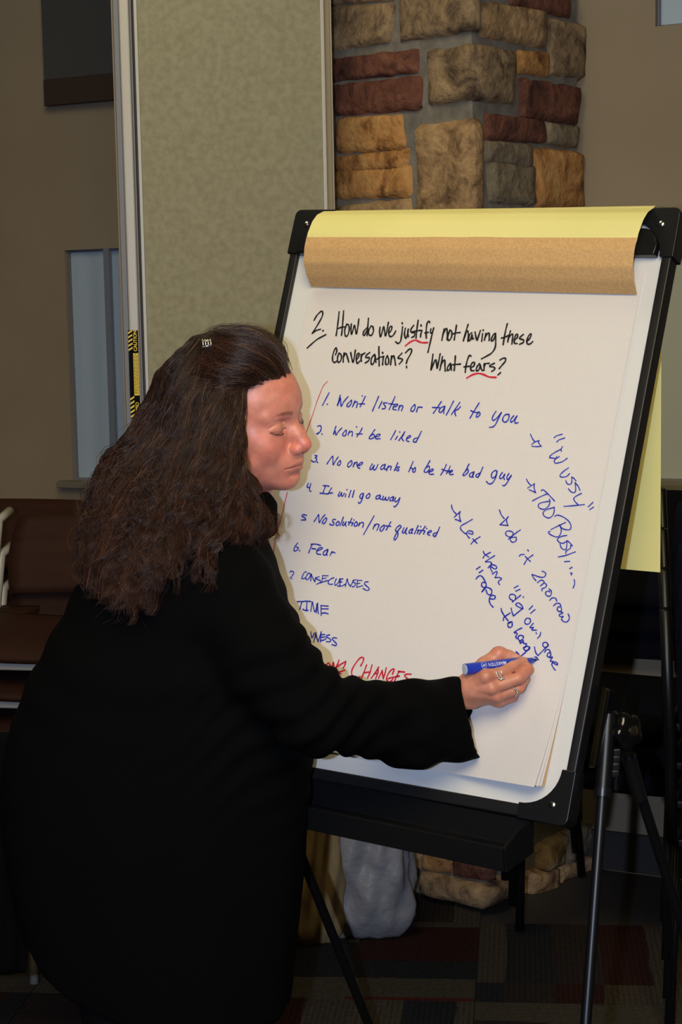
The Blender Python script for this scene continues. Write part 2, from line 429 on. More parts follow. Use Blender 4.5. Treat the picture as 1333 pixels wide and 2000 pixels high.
for body, f, sz in (('CAUTION', .88, .0125), ('AVISO', .11, .0125)):
    text_mesh('lettering', body, sz * .9, M_lyel, lab, basis(zz, -pd, pn, PW(sc_ + hw * .42, z0 + H * f, .0157) - lo), bold=.0003)
mb = MB(lo)
for i in range(3):                                        # fine print, too small to read: rows of short dashes
    zc0 = z0 + H * .28; s = sc_ + hw * (.12 + .27 * i)
    zq = zc0
    while zq < z0 + H * .71:
        L = random.uniform(.003, .009)
        mb.add([PW(s - .0006, zq, .0157), PW(s + .0006, zq, .0157), PW(s + .0006, zq + L, .0157), PW(s - .0006, zq + L, .0157)], [(0, 1, 2, 3)]); zq += L + .002
mb.build('fine_print', M_lblk, lab, kind='stuff')

# ------------------------------------------------------------------ stone column
CA = math.radians(42)
Cc = gz(941, 1776)                       # foot of the corner edge
Ld = np.array([-math.cos(CA), math.sin(CA), 0]); Rd = np.array([math.sin(CA), math.cos(CA), 0])     # away from the corner
Ln = np.array([-math.sin(CA), -math.cos(CA), 0]); Rn = np.array([math.cos(CA), -math.sin(CA), 0])   # outward normals
# shift so that the corner sits under photo column x=912 at y=200
def corner_x(py, P): return None
LW = .56; RWd = None
def fl(px, py):
    P = onplane(px, py, Cc, Ln); return float(np.dot(P - Cc, Ld)), float(P[2])
def fr_(px, py):
    P = onplane(px, py, Cc, Rn); return float(np.dot(P - Cc, Rd)), float(P[2])
colm = empty('stone_column', Cc + Ld * .2 + Rd * .2, 'corner column of rough brown, grey and rust red stones set in grey mortar', 'column')
co = np.array(colm.location)
RWd = fr_(1128, 300)[0]
a_, b2 = LW, RWd
Q = [Cc, Cc + Rd * b2, Cc + Rd * b2 + Ld * a_, Cc + Ld * a_]
MB(co).add([q + np.array([0, 0, z]) for z in (0, CEIL) for q in Q], [(0, 3, 2, 1), (4, 5, 6, 7), (0, 1, 5, 4), (1, 2, 6, 5), (2, 3, 7, 6), (3, 0, 4, 7)]).build('mortar_core', M_mortar, colm)
def stone_mat(i, c1, c2, c3):
    m = bpy.data.materials.new('stone_%s' % i); m.use_nodes = True
    nt = m.node_tree; b = nt.nodes['Principled BSDF']; b.inputs['Roughness'].default_value = .82; b.inputs['Specular IOR Level'].default_value = .3
    g = nt.nodes.new('ShaderNodeNewGeometry')
    n = nt.nodes.new('ShaderNodeTexNoise'); n.inputs['Scale'].default_value = 13; n.inputs['Detail'].default_value = 8; n.inputs['Roughness'].default_value = .68; n.inputs['Distortion'].default_value = .7
    nt.links.new(g.outputs['Position'], n.inputs['Vector'])
    r = nt.nodes.new('ShaderNodeValToRGB'); e = r.color_ramp.elements
    e[0].position = .34; e[0].color = c3; e[1].position = .68; e[1].color = c2
    e2 = e.new(.5); e2.color = c1
    nt.links.new(n.outputs['Fac'], r.inputs[0]); nt.links.new(r.outputs[0], b.inputs['Base Color'])
    n2 = nt.nodes.new('ShaderNodeTexNoise'); n2.inputs['Scale'].default_value = 42; n2.inputs['Detail'].default_value = 9; nt.links.new(g.outputs['Position'], n2.inputs['Vector'])
    bp_ = nt.nodes.new('ShaderNodeBump'); bp_.inputs['Strength'].default_value = .75; bp_.inputs['Distance'].default_value = .014
    nt.links.new(n2.outputs['Fac'], bp_.inputs['Height']); nt.links.new(bp_.outputs[0], b.inputs['Normal'])
    return m
SM = {'g': stone_mat('grey_brown', lin(146, 122, 92), lin(178, 152, 114), lin(78, 62, 50)),
      'r': stone_mat('rust_red', lin(110, 68, 54), lin(138, 92, 70), lin(56, 38, 34)),
      'o': stone_mat('ochre', lin(186, 134, 78), lin(208, 164, 104), lin(110, 72, 42)),
      't': stone_mat('tan', lin(164, 132, 94), lin(196, 162, 116), lin(92, 68, 50)),
      'y': stone_mat('grey', lin(134, 120, 98), lin(152, 136, 110), lin(92, 80, 66))}
def vnoise(p, f, seed):
    return (math.sin(p[0] * f + seed * 1.7) * math.sin(p[1] * f * 1.13 + seed * 2.3 + 1) + .5 * math.sin(p[0] * f * 2.3 + p[1] * f * 1.9 + seed) + .25 * math.sin(p[1] * f * 4.7 - p[0] * f * 3.1 + seed * 5))
def face_stone(quad, axis_d, axis_n, c, proud=.020, seed=0):
    """quad: four (s, z) tl, tr, br, bl on one face"""
    nu, nv = 10, 7
    V, Fc = [], []
    tl, tr, br, bl = [np.array(q, float) for q in quad]
    cen = (tl + tr + br + bl) / 4
    def grow(q):
        d = q - cen; return cen + d + np.sign(d) * .010
    tl, tr, br, bl = grow(tl), grow(tr), grow(br), grow(bl)
    sz = max(abs(tr[0] - tl[0]), .03); hz = max(abs(tl[1] - bl[1]), .02)
    for j in range(nv + 1):
        for i in range(nu + 1):
            u, v = i / nu, j / nv
            # squeeze the grid towards the rim so the edge rounds over
            uu = .5 - .5 * math.cos(math.pi * u); vv = .5 - .5 * math.cos(math.pi * v)
            uu = .5 * (u + uu); vv = .5 * (v + vv)
            p = (bl * (1 - uu) + br * uu) * (1 - vv) + (tl * (1 - uu) + tr * uu) * vv
            rim = min(uu * sz, (1 - uu) * sz, vv * hz, (1 - vv) * hz)
            d = proud * (1 - math.exp(-rim / .0045)) * (.78 + .22 * vnoise(p, 22, seed)) if rim > 0 else -.012
            e = .0035 * vnoise(p[::-1], 60, seed + 3) if (i in (0, nu) or j in (0, nv)) else 0
            # rounded corners
            cu, cv = abs(uu - .5) * 2, abs(vv - .5) * 2
            k2 = max(0, cu * cv - .82) * .10
            p = p + ((tl + br) / 2 - p) * k2
            V.append(Cc + axis_d * (p[0] + e) + np.array([0, 0, p[1] + e]) + axis_n * d - co)
    for j in range(nv):
        for i in range(nu):
            a = j * (nu + 1) + i; q = (a, a + 1, a + nu + 2, a + nu + 1)
            Fc.append(q)
    o = mk('stone', V, Fc, SM[c], colm, True)
    return o
def corner_stone(sl, sr, zt, zb, c, proud=.03, seed=0):
    """wraps the corner: sl / sr reach on the left / right face"""
    path = []
    n1, n2 = 8, 8
    for i in range(n1): path.append(('L', sl * (1 - i / n1)))
    for i in range(n2 + 1): path.append(('R', sr * i / n2))
    nv = 8; V, Fc = [], []; n = len(path)
    for j in range(nv + 1):
        v = j / nv; vv = .5 * (v + .5 - .5 * math.cos(math.pi * v))
        z = zb + (zt - zb) * vv
        for i, (f, s) in enumerate(path):
            if f == 'L': base = Cc + Ld * s; nn = Ln; e = sl - s
            else: base = Cc + Rd * s; nn = Rn; e = sr - s
            if s < .045: nn = nrm(Ln * (1 + (s if f == 'L' else -s) / .045) + Rn * (1 + (s if f == 'R' else -s) / .045)) * 1.12
            rim = min(e, (zt - z), (z - zb))
            q = (s if f == 'L' else -s, z)
            d = proud * (1 - math.exp(-rim / .006)) * (.8 + .2 * vnoise(q, 20, seed)) if rim > 1e-6 else -.012
            V.append(base + nn * d + np.array([0, 0, z + (.004 * vnoise(q, 30, seed) if j in (0, nv) else 0)]) - co)
    for j in range(nv):
        for i in range(n - 1):
            a = j * n + i; Fc.append((a, a + 1, a + n + 1, a + n))
    return mk('stone', V, Fc, SM[c], colm, True)
zx = lambda X, Y: (620 + X / 2.38, Y / 2.38)
z8 = lambda X, Y: (560 + X / 2.222, 1440 + Y / 2.222)
Lst = [('g', [(75, 35), (360, 25), (340, 190), (75, 228)]), ('g', [(40, -60), (365, -90), (365, -8), (70, 12)]),
       ('r', [(70, 285), (475, 240), (475, 328), (72, 370)]), ('r', [(78, 405), (488, 362), (490, 500), (92, 532)]),
       ('o', [(105, 556), (395, 542), (412, 690), (105, 702)]), ('o', [(90, 745), (432, 702), (420, 772), (92, 796)]),
       ('o', [(80, 806), (438, 782), (440, 906), (80, 916)]), ('t', [(95, 972), (440, 930), (440, 1040), (95, 1075)])]
Rst = [('t', [(758, 15), (1060, 58), (1045, 218), (755, 163)]), ('r', [(885, -60), (1160, -5), (1175, 78), (890, 14)]),
       ('g', [(1080, 85), (1235, 125), (1225, 362), (1068, 345)]), ('o', [(933, 245), (1060, 255), (1060, 347), (933, 330)]),
       ('r', [(935, 370), (1212, 412), (1200, 577), (940, 537)]), ('r', [(775, 537), (1052, 571), (1050, 655), (775, 640)]),
       ('y', [(1060, 578), (1205, 600), (1195, 678), (1060, 658)]), ('y', [(780, 665), (985, 682), (985, 772), (778, 742)]),
       ('y', [(788, 757), (1000, 778), (1000, 946), (800, 936)]), ('o', [(1005, 686), (1220, 716), (1228, 966), (1012, 958)]),
       ('t', [(800, 985), (990, 985), (990, 1090), (800, 1085)]), ('g', [(1010, 985), (1225, 985), (1228, 1120), (1010, 1110)])]
sd = 0
for c, q in Lst:
    sd += 1; face_stone([fl(*zx(*p)) for p in q], Ld, Ln, c, seed=sd)
for c, q in Rst:
    sd += 1; face_stone([fr_(*zx(*p)) for p in q], Rd, Rn, c, seed=sd)
def cst(l, r, t, b_, c):
    global sd; sd += 1
    pl, pr = zx(l, (t + b_) / 2), zx(r, (t + b_) / 2)
    corner_stone(fl(*pl)[0], fr_(*pr)[0], fl(*zx(l, t))[1] * .5 + fr_(*zx(r, t))[1] * .5, fl(*zx(l, b_))[1] * .5 + fr_(*zx(r, b_))[1] * .5, c, seed=sd)
cst(368, 748, -70, 186, 'g'); cst(512, 912, 226, 500, 'g'); cst(455, 760, 552, 1130, 't')
# hidden stretch behind the board: plain courses
zc = fl(*zx(95, 1080))[1] - .02
rr = random.Random(3)
while zc > .40:
    h_ = rr.uniform(.075, .15)
    s = .02
    cl, crr = rr.uniform(.12, .2), rr.uniform(.12, .2)
    if zc < fl(*zx(455, 1130))[1] - .03: sd += 1; corner_stone(cl, crr, zc, zc - h_, rr.choice('gty'), seed=sd)
    else: cl = crr = .26
    for (lim, dd, nn_, st) in ((a_, Ld, Ln, cl), (b2, Rd, Rn, crr)):
        s = st + .018
        while s < lim - .04:
            w_ = min(rr.uniform(.14, .26), lim - s)
            sd += 1; A_ = (s, zc); 
            q = [(s, zc), (s + w_, zc), (s + w_, zc - h_), (s, zc - h_)]
            if dd is Ld: q = [q[1], q[0], q[3], q[2]]
            face_stone(q, dd, nn_, rr.choice('grotgy'), seed=sd); s += w_ + .018
    zc -= h_ + .02
# foot of the column
for c, q in (('o', [(610, 505), (715, 518), (710, 577), (612, 562)]), ('r', [(735, 525), (880, 548), (885, 607), (735, 592)]), ('t', [(400, 470), (590, 500), (590, 560), (400, 545)])):
    sd += 1; face_stone([fl(*z8(*p)) for p in q], Ld, Ln, c, seed=sd)
for c, q in (('g', [(1090, 470), (1180, 420), (1180, 545), (1085, 560)]), ('y', [(1190, 415), (1300, 370), (1300, 490), (1190, 535)]), ('t', [(1150, 565), (1330, 500), (1330, 572), (1150, 642)]), ('t', [(1040, 585), (1142, 572), (1140, 640), (1040, 712)])):
    sd += 1; face_stone([fr_(*z8(*p)) for p in q], Rd, Rn, c, proud=.045, seed=sd)
corner_stone(.20, .13, fl(*z8(700, 590))[1], .004, 't', proud=.05, seed=77)
face_stone([(.45, .2), (.22, .2), (.22, .02), (.45, .02)], Ld, Ln, 'g', proud=.04, seed=78)

# ------------------------------------------------------------------ easel
BO = np.array([0.13835343, 2.90387145, 1.20723732])
BU = np.array([0.84455877, -0.53388986, -0.04101349]); BV = np.array([0.21566016, 0.2690432, 0.93867271]); BV = nrm(BV - BU * np.dot(BU, BV)); BU = nrm(BU)
BN = nrm(np.cross(BU, BV))                     # towards the room (front of the board)
def bp(px, py, d=0.0):
    P = onplane(px, py, BO + BN * d, BN) - BO
    return float(np.dot(P, BU)), float(np.dot(P, BV))
def BW(u, v, d=0.0): return BO + BU * u + BV * v + BN * d
FOOT = np.array([BO[0], BO[1], 0])
BM = basis(BU, BV, BN, BO)
easel = empty('easel', FOOT, 'black framed whiteboard easel on telescoping tripod legs, holding the flip chart', 'easel')
def E_(u, v, d=0.0): return BW(u, v, d) - FOOT
TLc, TRc, BRc, BLc = (-.3694, .5012), (.3694, .4989), (.3591, -.4977), (-.356, -.506)
def bil(a, b_):                                  # a, b in 0..1 over the frame rectangle
    top = np.array(TLc) * (1 - a) + np.array(TRc) * a; bot = np.array(BLc) * (1 - a) + np.array(BRc) * a
    return top * b_ + bot * (1 - b_)
def slab(name, c4, d0, d1, m, par=easel, bevel=0, label=None):
    P = [E_(u, v, d0) for u, v in c4] + [E_(u, v, d1) for u, v in c4]
    return MB().hexa(P).build(name, m, par, bevel=bevel, label=label)
def inset(ax, bx): return tuple(bil(ax, bx))
fw = .017
wu, hv = .735, 1.0
fa, fb = fw / wu, fw / hv
slab('whiteboard_panel', [inset(fa * .5, fb * .5), inset(1 - fa * .5, fb * .5), inset(1 - fa * .5, 1 - fb * .5), inset(fa * .5, 1 - fb * .5)], -.016, -.0045, M_wb)
slab('side_rail', [inset(0, 0), inset(fa, 0), inset(fa, 1), inset(0, 1)], -.026, .004, M_frame, bevel=.003)
slab('side_rail', [inset(1 - fa, 0), inset(1, 0), inset(1, 1), inset(1 - fa, 1)], -.026, .004, M_frame, bevel=.003)
slab('top_rail', [inset(fa, 1 - fb), inset(1 - fa, 1 - fb), inset(1 - fa, 1), inset(fa, 1)], -.026, .004, M_frame, bevel=.003)
slab('bottom_rail', [inset(fa, 0), inset(1 - fa, 0), inset(1 - fa, fb * 1.15), inset(fa, fb * 1.15)], -.026, .004, M_frame, bevel=.003)
# corner brackets with a concave inner edge
def bracket(corner, su, sv):
    a, w = .082, .021; o = .003
    poly = []
    r = .012
    for t in range(5):
        th = math.pi + t / 4 * math.pi / 2
        poly.append((r - o + r * math.cos(th), r - o + r * math.sin(th)))
    poly += [(a, -o), (a, w)]
    for t in range(11):
        th = t / 10 * math.pi / 2
        poly.append((a - (a - w) * math.sin(th), a - (a - w) * math.cos(th)))
    poly += [(-o, a)]
    cu, cv = corner
    P = lambda v: E_(cu + su * v[0], cv + sv * v[1], v[2])
    b = MB().prism(poly, -.031, .0075, P).build('corner_bracket', M_black, easel, bevel=.0018)
    c = E_(cu + su * .026, cv + sv * .026, .0)
    mb = MB(); pts = [c + BN * d for d in (.0075, .0095, .0105)]
    mb.tube(pts, [.0052, .0048, .003], 16).build('screw', M_chrome, b, auto=True)
bracket(TLc, 1, -1); bracket(TRc, -1, -1); bracket(BRc, -1, 1); bracket(BLc, 1, 1)
# clamp bar across the top
cl, cr_ = bp(587, 494)[0], bp(1285, 504)[0]
ct, cb = bp(1262, 451)[1], bp(1285, 504)[1]
rad = .028
poly = [(cl, cb), (cr_, cb), (cr_, ct - rad)] + [(cr_ - rad + rad * math.cos(t), ct - rad + rad * math.sin(t)) for t in np.linspace(0, math.pi / 2, 8)] + [(cl + rad + rad * math.cos(t), ct - rad + rad * math.sin(t)) for t in np.linspace(math.pi / 2, math.pi, 8)]
MB().prism(poly, -.0045, .015, lambda v: E_(v[0], v[1], v[2])).build('clamp_bar', M_black, easel, bevel=.004)
# deep marker tray under the board
FH = nrm(np.array([BN[0], BN[1], 0]))          # level, out of the front
def T_(s, out, z):                               # s along the board, out = forwards, z = below the bottom edge
    P = BW(bil(0, 0)[0] + s, -.505 + 0, -.01)
    return P + FH * out + np.array([0, 0, -z]) - FOOT
s0, s1 = .02, .655
prof = [(-.004, -.005), (.004, -.005), (.006, .038), (.085, .044), (.093, .012), (.098, .012), (.094, .051), (-.002, .046)]
V = [T_(s, o, z) for s in (s0, s1) for o, z in prof]; n = len(prof)
MB().add(V, [(k, (k + 1) % n, n + (k + 1) % n, n + k) for k in range(n)]).build('marker_tray', M_tray, easel, bevel=.002)
for s in (s0, s1 - .006):
    pr = [(-.004, -.005), (.045, -.004), (.098, .012), (.094, .051), (-.002, .046)]
    m_ = len(pr); V = [T_(s + k, o, z) for k in (0, .006) for o, z in pr]
    MB().add(V, [tuple(range(m_))[::-1], tuple(range(m_, 2 * m_))] + [(k, (k + 1) % m_, m_ + (k + 1) % m_, m_ + k) for k in range(m_)]).build('tray_end', M_tray, easel, bevel=.0015)
# legs
def tube_part(name, pts, r, m, par=easel, n=18, off=FOOT):
    return MB(off).tube(pts, r, n).build(name, m, par, auto=True)
RT = at(1189, 1395, 2.66); RFt = gz(1098, 2640)
mid = RT + (RFt - RT) * ((1555 - 1395) / (2000 - 1395) * .47)
def along(P0_, P1_, py):                         # the point of a segment seen at photo row py
    lo_, hi = 0.0, 1.0
    for _ in range(40):
        t = (lo_ + hi) / 2; P = P0_ + (P1_ - P0_) * t; d = P - CAM
        y = 1000 - F_PX * np.dot(d, CU) / np.dot(d, _F)
        if y < py: lo_ = t
        else: hi = t
    return P0_ + (P1_ - P0_) * t
mid = along(RT, RFt, 1556)
lg = tube_part('front_leg', [mid + (RT - mid) * .3, RFt], [.0086, .0084], M_blackm)
tube_part('rubber_foot', [RFt + (RT - RFt) * .02, RFt], [.011, .013], M_black, lg)
tube_part('leg_sleeve', [RT, mid], [.0118, .0116], M_blackm)
tube_part('sleeve_collar', [mid + (RT - mid) * .1, mid], [.0136, .0132], M_black)
for k in range(4):                               # ribbed grip beside the sleeve
    P = along(RT, RFt, 1472 + 14 * k) + np.array([.019, .01, 0])
    MB(FOOT).box(P - .006, P + .006).build('grip_rib', M_black, easel, bevel=.002)
MB(FOOT).hexa([at(1199, 1545, 2.665), at(1208, 1547, 2.665), at(1208, 1547, 2.69), at(1199, 1545, 2.69), at(1203, 1462, 2.665), at(1214, 1462, 2.665), at(1214, 1462, 2.69), at(1203, 1462, 2.69)]).build('grip_lever', M_blackm, easel, bevel=.003)
# pivot bracket on the frame side and the big lobed knob
MB(FOOT).hexa([at(1150, 1500, 2.66), at(1168, 1500, 2.62), at(1192, 1500, 2.70), at(1170, 1500, 2.72), at(1178, 1340, 2.66), at(1192, 1345, 2.63), at(1204, 1350, 2.70), at(1186, 1345, 2.72)]).build('pivot_bracket', M_gloss, easel, bevel=.004)
KC = at(1222, 1428, 2.665); kx = nrm(np.array([.62, -.75, .15]))
ka = nrm(np.cross(kx, np.array([0, 0, 1.0]))); kb = np.cross(kx, ka)
nk, V, Fc = 48, [], []
prof = [(-.030, .015), (-.012, .017), (-.010, .025), (.004, .029), (.012, .027), (.016, .020), (.017, .0)]
for d, r in prof:
    for i in range(nk):
        th = 2 * math.pi * i / nk; rl = r * (1 + .11 * math.cos(5 * th)) if r > .018 else r
        V.append(KC + kx * d + (ka * math.cos(th) + kb * math.sin(th)) * rl - FOOT)
for j in range(len(prof) - 1):
    for i in range(nk): Fc.append((j * nk + i, j * nk + (i + 1) % nk, (j + 1) * nk + (i + 1) % nk, (j + 1) * nk + i))
kn = mk('clamp_knob', V, Fc, M_gloss, easel, True)
MB(FOOT).tube([KC + kx * .014, KC + kx * .0185, KC + kx * .020], [.009, .009, .006], 16).build('knob_bolt', M_chrome, kn, auto=True)
tube_part('pivot_block', [at(1190, 1412, 2.69), KC - kx * .012], [.023, .021], M_gloss)
RR = at(1226, 1470, 2.71); RRf = gz(1469, 2230)
lg = tube_part('rear_leg', [RR, RRf], [.0088, .0088], M_blackm)
tube_part('rubber_foot', [RRf + (RR - RRf) * .02, RRf], [.011, .013], M_black, lg)
MB(FOOT).tube([at(1229, 1478, 2.71), at(1252, 1560, 2.73)], [.0125, .0115], 14).build('sleeve_collar', M_black, easel, auto=True)
LT = at(560, 1600, 2.98); LTf = gz(776, 2140)
lg = tube_part('rear_leg', [LT, LTf], [.0088, .0088], M_blackm)
tube_part('rubber_foot', [LTf + (LT - LTf) * .02, LTf], [.011, .013], M_black, lg)
LF = BW(-.375, -.35, -.02); LFf = np.array([LF[0] - .11, LF[1] - .20, 0])
lg = tube_part('front_leg', [LF, LFf], [.0085, .0085], M_blackm)
tube_part('rubber_foot', [LFf + (LF - LFf) * .02, LFf], [.011, .013], M_black, lg)
tube_part('rear_strut', [LF, LT], [.008, .008], M_blackm)

# ------------------------------------------------------------------ flip chart pad (local axes: u, v, out of the sheet)
pad = empty('flip_chart_pad', (0, 0, 0), 'large white flip chart pad with handwritten list, clamped to the easel', 'paper pad', mat=BM)
def paper_mat():
    m = mat('white_chart_paper', lin(221, 214, 208), .8, .2)
    nt = m.node_tree; b = nt.nodes['Principled BSDF']
    tc = nt.nodes.new('ShaderNodeTexCoord'); sep = nt.nodes.new('ShaderNodeSeparateXYZ'); nt.links.new(tc.outputs['Object'], sep.inputs[0])
    outs = []
    for ax in (0, 1):
        f = nt.nodes.new('ShaderNodeMath'); f.operation = 'PINGPONG'; f.inputs[1].default_value = .0127; nt.links.new(sep.outputs[ax], f.inputs[0])
        g = nt.nodes.new('ShaderNodeMath'); g.operation = 'LESS_THAN'; g.inputs[1].default_value = .00035; nt.links.new(f.outputs[0], g.inputs[0]); outs.append(g.outputs[0])
    mx = nt.nodes.new('ShaderNodeMath'); mx.operation = 'MAXIMUM'; nt.links.new(outs[0], mx.inputs[0]); nt.links.new(outs[1], mx.inputs[1])
    sc = nt.nodes.new('ShaderNodeMath'); sc.operation = 'MULTIPLY'; sc.inputs[1].default_value = .35; nt.links.new(mx.outputs[0], sc.inputs[0])
    mix = nt.nodes.new('ShaderNodeMix'); mix.data_type = 'RGBA'; mix.inputs[6].default_value = lin(221, 214, 208); mix.inputs[7].default_value = lin(198, 204, 216)
    nt.links.new(sc.outputs[0], mix.inputs[0]); nt.links.new(mix.outputs[2], b.inputs['Base Color'])
    n2 = nt.nodes.new('ShaderNodeTexNoise'); n2.inputs['Scale'].default_value = 7; nt.links.new(tc.outputs['Object'], n2.inputs['Vector'])
    bm_ = nt.nodes.new('ShaderNodeBump'); bm_.inputs['Strength'].default_value = .16; bm_.inputs['Distance'].default_value = .012
    nt.links.new(n2.outputs['Fac'], bm_.inputs['Height']); nt.links.new(bm_.outputs[0], b.inputs['Normal'])
    return m
M_paper = paper_mat()
pTL, pTR, pBR, pBL = bp(614, 530), bp(1257, 530), bp(1062, 1542), bp(437, 1432)
def pgrid(name, c4, fn, m, nu=24, nv=36, label=None):
    tl, tr, br, bl = [np.array(c) for c in c4]; V, Fc = [], []
    for j in range(nv + 1):
        for i in range(nu + 1):
            a, b_ = i / nu, j / nv
            p = (tl * (1 - a) + tr * a) * (1 - b_) + (bl * (1 - a) + br * a) * b_
            V.append((p[0], p[1], fn(a, b_)))
    for j in range(nv):
        for i in range(nu):
            q = j * (nu + 1) + i; Fc.append((q, q + nu + 1, q + nu + 2, q + 1))
    return mk(name, V, Fc, m, pad, True, label=label)
def curl(a, b_, amp=1.0):
    c = max(0, (a - .52) / .48) ** 1.6 * max(0, (b_ - .76) / .24) ** 1.7
    return .034 * amp * c
pgrid('sheet', (pTL, pTR, pBR, pBL), lambda a, b_: .0004 + curl(a, b_), M_paper, label='written top sheet of the pad')
e = lambda c, du, dv: (c[0] + du, c[1] + dv)
pgrid('under_sheet', (e(pTL, 0, 0), e(pTR, .001, 0), e(pBR, .002, .003), e(pBL, 0, .002)), lambda a, b_: -.0008 + curl(a, b_, .72), M_paper)
pgrid('under_sheet', (e(pTL, 0, 0), e(pTR, .001, 0), e(pBR, .004, .004), e(pBL, 0, .002)), lambda a, b_: -.0016 + curl(a, b_, .55), M_paper)
pgrid('backing_sheet', (e(pTL, 0, 0), e(pTR, -.006, 0), e(pBR, .004, .004), e(pBL, -.001, .002)), lambda a, b_: -.0036 + curl(a, b_, .36), M_brown, label='brown cardboard backing')
# sheets already used, turned back over the top of the board
tL, tR = bp(637, 416), bp(1281, 410)
fL, fR = bp(611, 562), bp(1247, 577)
def lerp2(a, b_, t): return (a[0] + (b_[0] - a[0]) * t, a[1] + (b_[1] - a[1]) * t)
def flap(name, t0, t1, d_extra, m, n=22, label=None):
    """profile: t runs 0 (top rail) to 1 (foot of the roll)"""
    key = [(0, .008), (.1, .027), (.22, .038), (.4, .046), (.6, .047), (.78, .041), (.9, .026), (.97, .010), (1, .003)]
    T_k = [k_[0] for k_ in key]; D_k = [k_[1] for k_ in key]
    V, Fc = [], []; nu = 24
    for j in range(n + 1):
        t = t0 + (t1 - t0) * j / n
        d = float(np.interp(t, T_k, D_k))
        L, R_ = lerp2(tL, fL, t), lerp2(tR, fR, t)
        for i in range(nu + 1):
            a = i / nu
            u, v = lerp2(L, R_, a)
            dent = .005 * math.exp(-((a - .43) / .05) ** 2 - ((t - .62) / .2) ** 2) + .0035 * math.exp(-((a - .56) / .04) ** 2 - ((t - .5) / .2) ** 2) if m is M_brown else 0
            V.append((u, v, d + d_extra + dent))
    for j in range(n):
        for i in range(nu):
            q = j * (nu + 1) + i; Fc.append((q, q + nu + 1, q + nu + 2, q + 1))
    return mk(name, V, Fc, m, pad, True, label=label)
flap('turned_sheet', 0, .50, .0, M_yellow, label='yellow sheet turned over the top')
flap('turned_backing', .455, 1.0, .0012, M_brown, label='brown kraft sheet turned over the top')
# the turned sheets over the rail and hanging down behind the board
hTR, hBR = at(1294, 425, 2.885), at(1293, 1117, 2.89)
hu = nrm(np.array([BU[0], BU[1], -.02]))
w_ = .655
Bi = np.array(BM.inverted())
def toloc(P): return (Bi @ np.append(P, 1))[:3]
V, Fc = [], []; nu, nv = 20, 24
top_front = [BW(*lerp2(tL, tR, i / nu), .008) for i in range(nu + 1)]
for j in range(nv + 1):
    for i in range(nu + 1):
        a = i / nu
        PR = hTR + (hBR - hTR) * (j / nv); PL = PR - hu * w_
        P = PL + (PR - PL) * a + FH * (.006 * math.sin(a * 7 + 1) * (j / nv))
        V.append(toloc(P))
for j in range(nv):
    for i in range(nu):
        q = j * (nu + 1) + i; Fc.append((q, q + nu + 1, q + nu + 2, q + 1))
mk('hanging_sheet', V, Fc, M_yellow, pad, True, label='yellow sheet hanging down behind the board')
# bridge over the rail
V, Fc = [], []
for k in range(7):
    t = k / 6
    for i in range(nu + 1):
        A = top_front[i]; PR = hTR; B_ = hTR - hu * w_ * (1 - i / nu)
        P = A + (B_ - A) * t + np.array([0, 0, 1.0]) * .012 * math.sin(math.pi * t) * (1 - .4 * t)
        V.append(toloc(P))
for j in range(6):
    for i in range(nu):
        q = j * (nu + 1) + i; Fc.append((q, q + nu + 1, q + nu + 2, q + 1))
mk('sheet_fold', V, Fc, M_yellow, pad, True)

